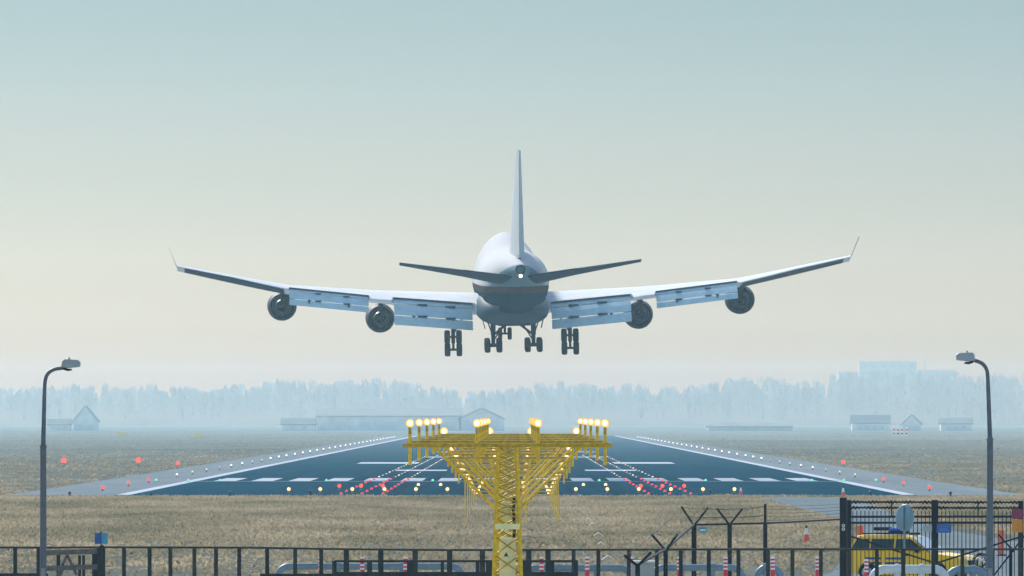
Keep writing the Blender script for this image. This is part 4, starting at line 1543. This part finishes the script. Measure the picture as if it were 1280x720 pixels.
# ------------------------------------------------------------------ yellow car
def car():
    t = thing('estate_car', 'yellow airport estate car with roof light bar parked behind the barred gate', 'car')
    # local: x forward, y left (away), z up ; length 4.75
    def prof_loft(prof, ws_):
        """prof: closed outline (x,z); ws_: (y, inset) pairs across the width"""
        secs = []
        cx_ = sum(p[0] for p in prof) / len(prof)
        cz_ = sum(p[1] for p in prof) / len(prof)
        for y, sc in ws_:
            secs.append([Vector((cx_ + (x - cx_) * sc, y, cz_ + (z - cz_) * sc)) for x, z in prof])
        return secs
    def arch(cx_, r, n=9):
        return [(cx_ + r * math.cos(a), .30 + r * math.sin(a)) for a in [math.pi * i / n for i in range(n + 1)]]
    FW, RW = 1.43, -1.40
    low = [(2.35, .32), (2.40, .55), (2.34, .78), (2.15, .90), (1.05, 1.02), (-2.2, 1.06), (-2.36, .90), (-2.40, .55), (-2.34, .30)]
    low += [(RW - .42, .28)] + list(reversed(arch(RW, .40))) + [(RW + .42, .24), (FW - .42, .24)] + list(reversed(arch(FW, .40))) + [(FW + .42, .28)]
    bm_ = MB()
    secs = prof_loft(low, [(-.89, .985), (-.86, 1.0), (.86, 1.0), (.89, .985)])
    bm_.loft(secs, smooth=False)
    body = bm_.build('body', M['car_yellow'], t, bevel=.03)
    # greenhouse
    def ring(y, k):
        return [Vector((x, y * k, z)) for x, z in ()]
    lo_ = [(1.02, 1.015), (-2.28, 1.05)]
    gh = MB()
    b0 = [Vector((1.00, -.84, 1.01)), Vector((-2.26, -.84, 1.04)), Vector((-2.26, .84, 1.04)), Vector((1.00, .84, 1.01))]
    b1 = [Vector((.18, -.66, 1.55)), Vector((-1.95, -.66, 1.56)), Vector((-1.95, .66, 1.56)), Vector((.18, .66, 1.55))]
    b2 = [Vector((.02, -.55, 1.60)), Vector((-1.8, -.55, 1.62)), Vector((-1.8, .55, 1.62)), Vector((.02, .55, 1.60))]
    gh.loft([b0, b1, b2], smooth=False)
    roof = gh.build('cabin', M['car_yellow'], t, bevel=.03)
    def pane(nm, pts, m, off):
        off = Vector(off)
        pts = [Vector(p) for p in pts]
        MB().prism([p + off for p in pts], off * .6).build(nm, m, t)
    for s in (-1, 1):
        def side(x, z):
            k = (z - 1.01) / .54
            return Vector((x, s * (.84 - .18 * k), z))
        n_ = (0, s * .018, .006)
        pane('side_window', [side(.72, 1.08), side(-.32, 1.09), side(-.32, 1.47), side(.22, 1.47)], M['glass_dark'], n_)
        pane('side_window', [side(-.40, 1.09), side(-1.30, 1.10), side(-1.30, 1.47), side(-.40, 1.47)], M['glass_dark'], n_)
        pane('side_window', [side(-1.38, 1.10), side(-2.08, 1.12), side(-1.88, 1.46), side(-1.38, 1.47)], M['glass_dark'], n_)
        for x0_ in (-1.15, -.35):
            for z in (.5, .66, .82):
                MB().box((x0_, s * .894, z), (.62, .012, .075)).build('livery_stripe', M['car_blue'], body)
        for wx in (FW, RW):
            c = Vector((wx, s * .80, .33))
            ty = MB().lathe([(.2, -.11), (.30, -.11), (.33, -.07), (.33, .07), (.30, .11), (.2, .11)], c, (0, 1, 0), 24, caps=True).build('wheel', M['tyre'], t)
            MB().lathe([(.02, .125), (.06, .13), (.2, .115), (.21, .10)] if s > 0 else [(.02, -.125), (.06, -.13), (.2, -.115), (.21, -.10)], c, (0, 1, 0), 18).build('rim', M['rim'], ty)
        MB().box((2.30, s * .62, .74), (.12, .36, .15)).build('headlight', M['lens_clear'], t, bevel=.02)
        MB().box((-2.35, s * .72, .95), (.08, .18, .42)).build('tail_light', M['lens_red'], t, bevel=.02)
        MB().box((.62, s * .98, 1.08), (.12, .18, .13)).build('wing_mirror', M['black'], t, bevel=.02)
        for dx in (.4, -.75):
            MB().box((dx - .25, s * .902, .93), (.16, .02, .035)).build('door_handle', M['black'], t)
        MB().box((-.9, s * .52, 1.66), (1.7, .04, .04)).build('roof_rail', M['black'], t)
    wx = [(1.0, .76, 1.035), (1.0, -.76, 1.035), (.22, -.58, 1.53), (.22, .58, 1.53)]
    pane('windscreen', [(a + .0, b, c) for a, b, c in wx], M['glass_pale'], (.012, 0, .018))
    pane('rear_window', [(-2.24, -.7, 1.10), (-2.24, .7, 1.10), (-1.99, .56, 1.48), (-1.99, -.56, 1.48)], M['glass_dark'], (-.02, 0, .008))
    MB().box((2.40, 0, .42), (.10, 1.70, .20)).build('bumper', M['black'], t, bevel=.03)
    MB().box((-2.40, 0, .45), (.10, 1.70, .22)).build('bumper', M['black'], t, bevel=.03)
    MB().box((2.385, 0, .68), (.06, .75, .16)).build('radiator_grille', M['black'], t)
    lb = MB().box((-.55, 0, 1.70), (.34, 1.15, .10)).build('light_bar', M['black'], t, bevel=.02)
    for s in (-1, 1):
        MB().box((-.55, s * .34, 1.80), (.28, .40, .10)).build('beacon', M['lens_blue'], lb, bevel=.03)
    MB().box((-.55, 0, 1.82), (.26, .2, .12)).build('amber_beacon', M['amber'], lb, bevel=.03)
    MB().box((-1.15, -.1, 1.82), (.5, .5, .12)).build('arrow_board', M['black'], t, bevel=.02)
    MB().box((.0, .2, 1.655), (.3, .25, .08)).build('roof_camera', M['black'], t, bevel=.02)
    t.rotation_euler = (0, 0, R(-27))
    t.scale = (1, 1, 1.06)
    t.location = (sx(1141, 404), 404, 0)
    return t
car()

# little white tent-shaped ground markers in the grass
for i, (px, py) in enumerate(((735, 651), (741, 657), (748, 671), (751, 682), (760, 700))):
    x, y = G(px, py)
    t = thing('ground_marker', f'tiny white tent-shaped marker on the grass right of the mast, {nth(i + 1)} from the runway', 'marker', (x, y, 0), 'white markers on the grass')
    k = .10 + .03 * (i == 2) + .02 * (i == 4)
    m = MB()
    m.prism([(x - k * 2, y, 0), (x, y, k * 1.5), (x, y, k * 1.5 + .03), (x - k * 2.4, y, .02)], (0, .4, 0))
    m.prism([(x + k * 2, y, 0), (x, y, k * 1.5), (x, y, k * 1.5 + .03), (x + k * 2.4, y, .02)], (0, .4, 0))
    m.build('board', M['white'], t)

# ------------------------------------------------------------------ haze
hz = MB().box((0, (FAR + 60) / 2 - 70, 23), (3300, FAR + 300, 48))
m = bpy.data.materials.new('pale_haze')
m.use_nodes = True
n, l = m.node_tree.nodes, m.node_tree.links
n.clear()
o = n.new('ShaderNodeOutputMaterial')
v = n.new('ShaderNodeVolumePrincipled')
v.inputs['Color'].default_value = (*HAZE_COLOR, 1)
v.inputs['Absorption Color'].default_value = (1, 1, 1, 1)
v.inputs['Density'].default_value = HAZE_DENSITY
v.inputs['Anisotropy'].default_value = 0.65
l.new(v.outputs[0], o.inputs['Volume'])
ho = hz.build('haze', m)
tag(ho, 'pale blue winter haze over the airfield', kind='stuff')
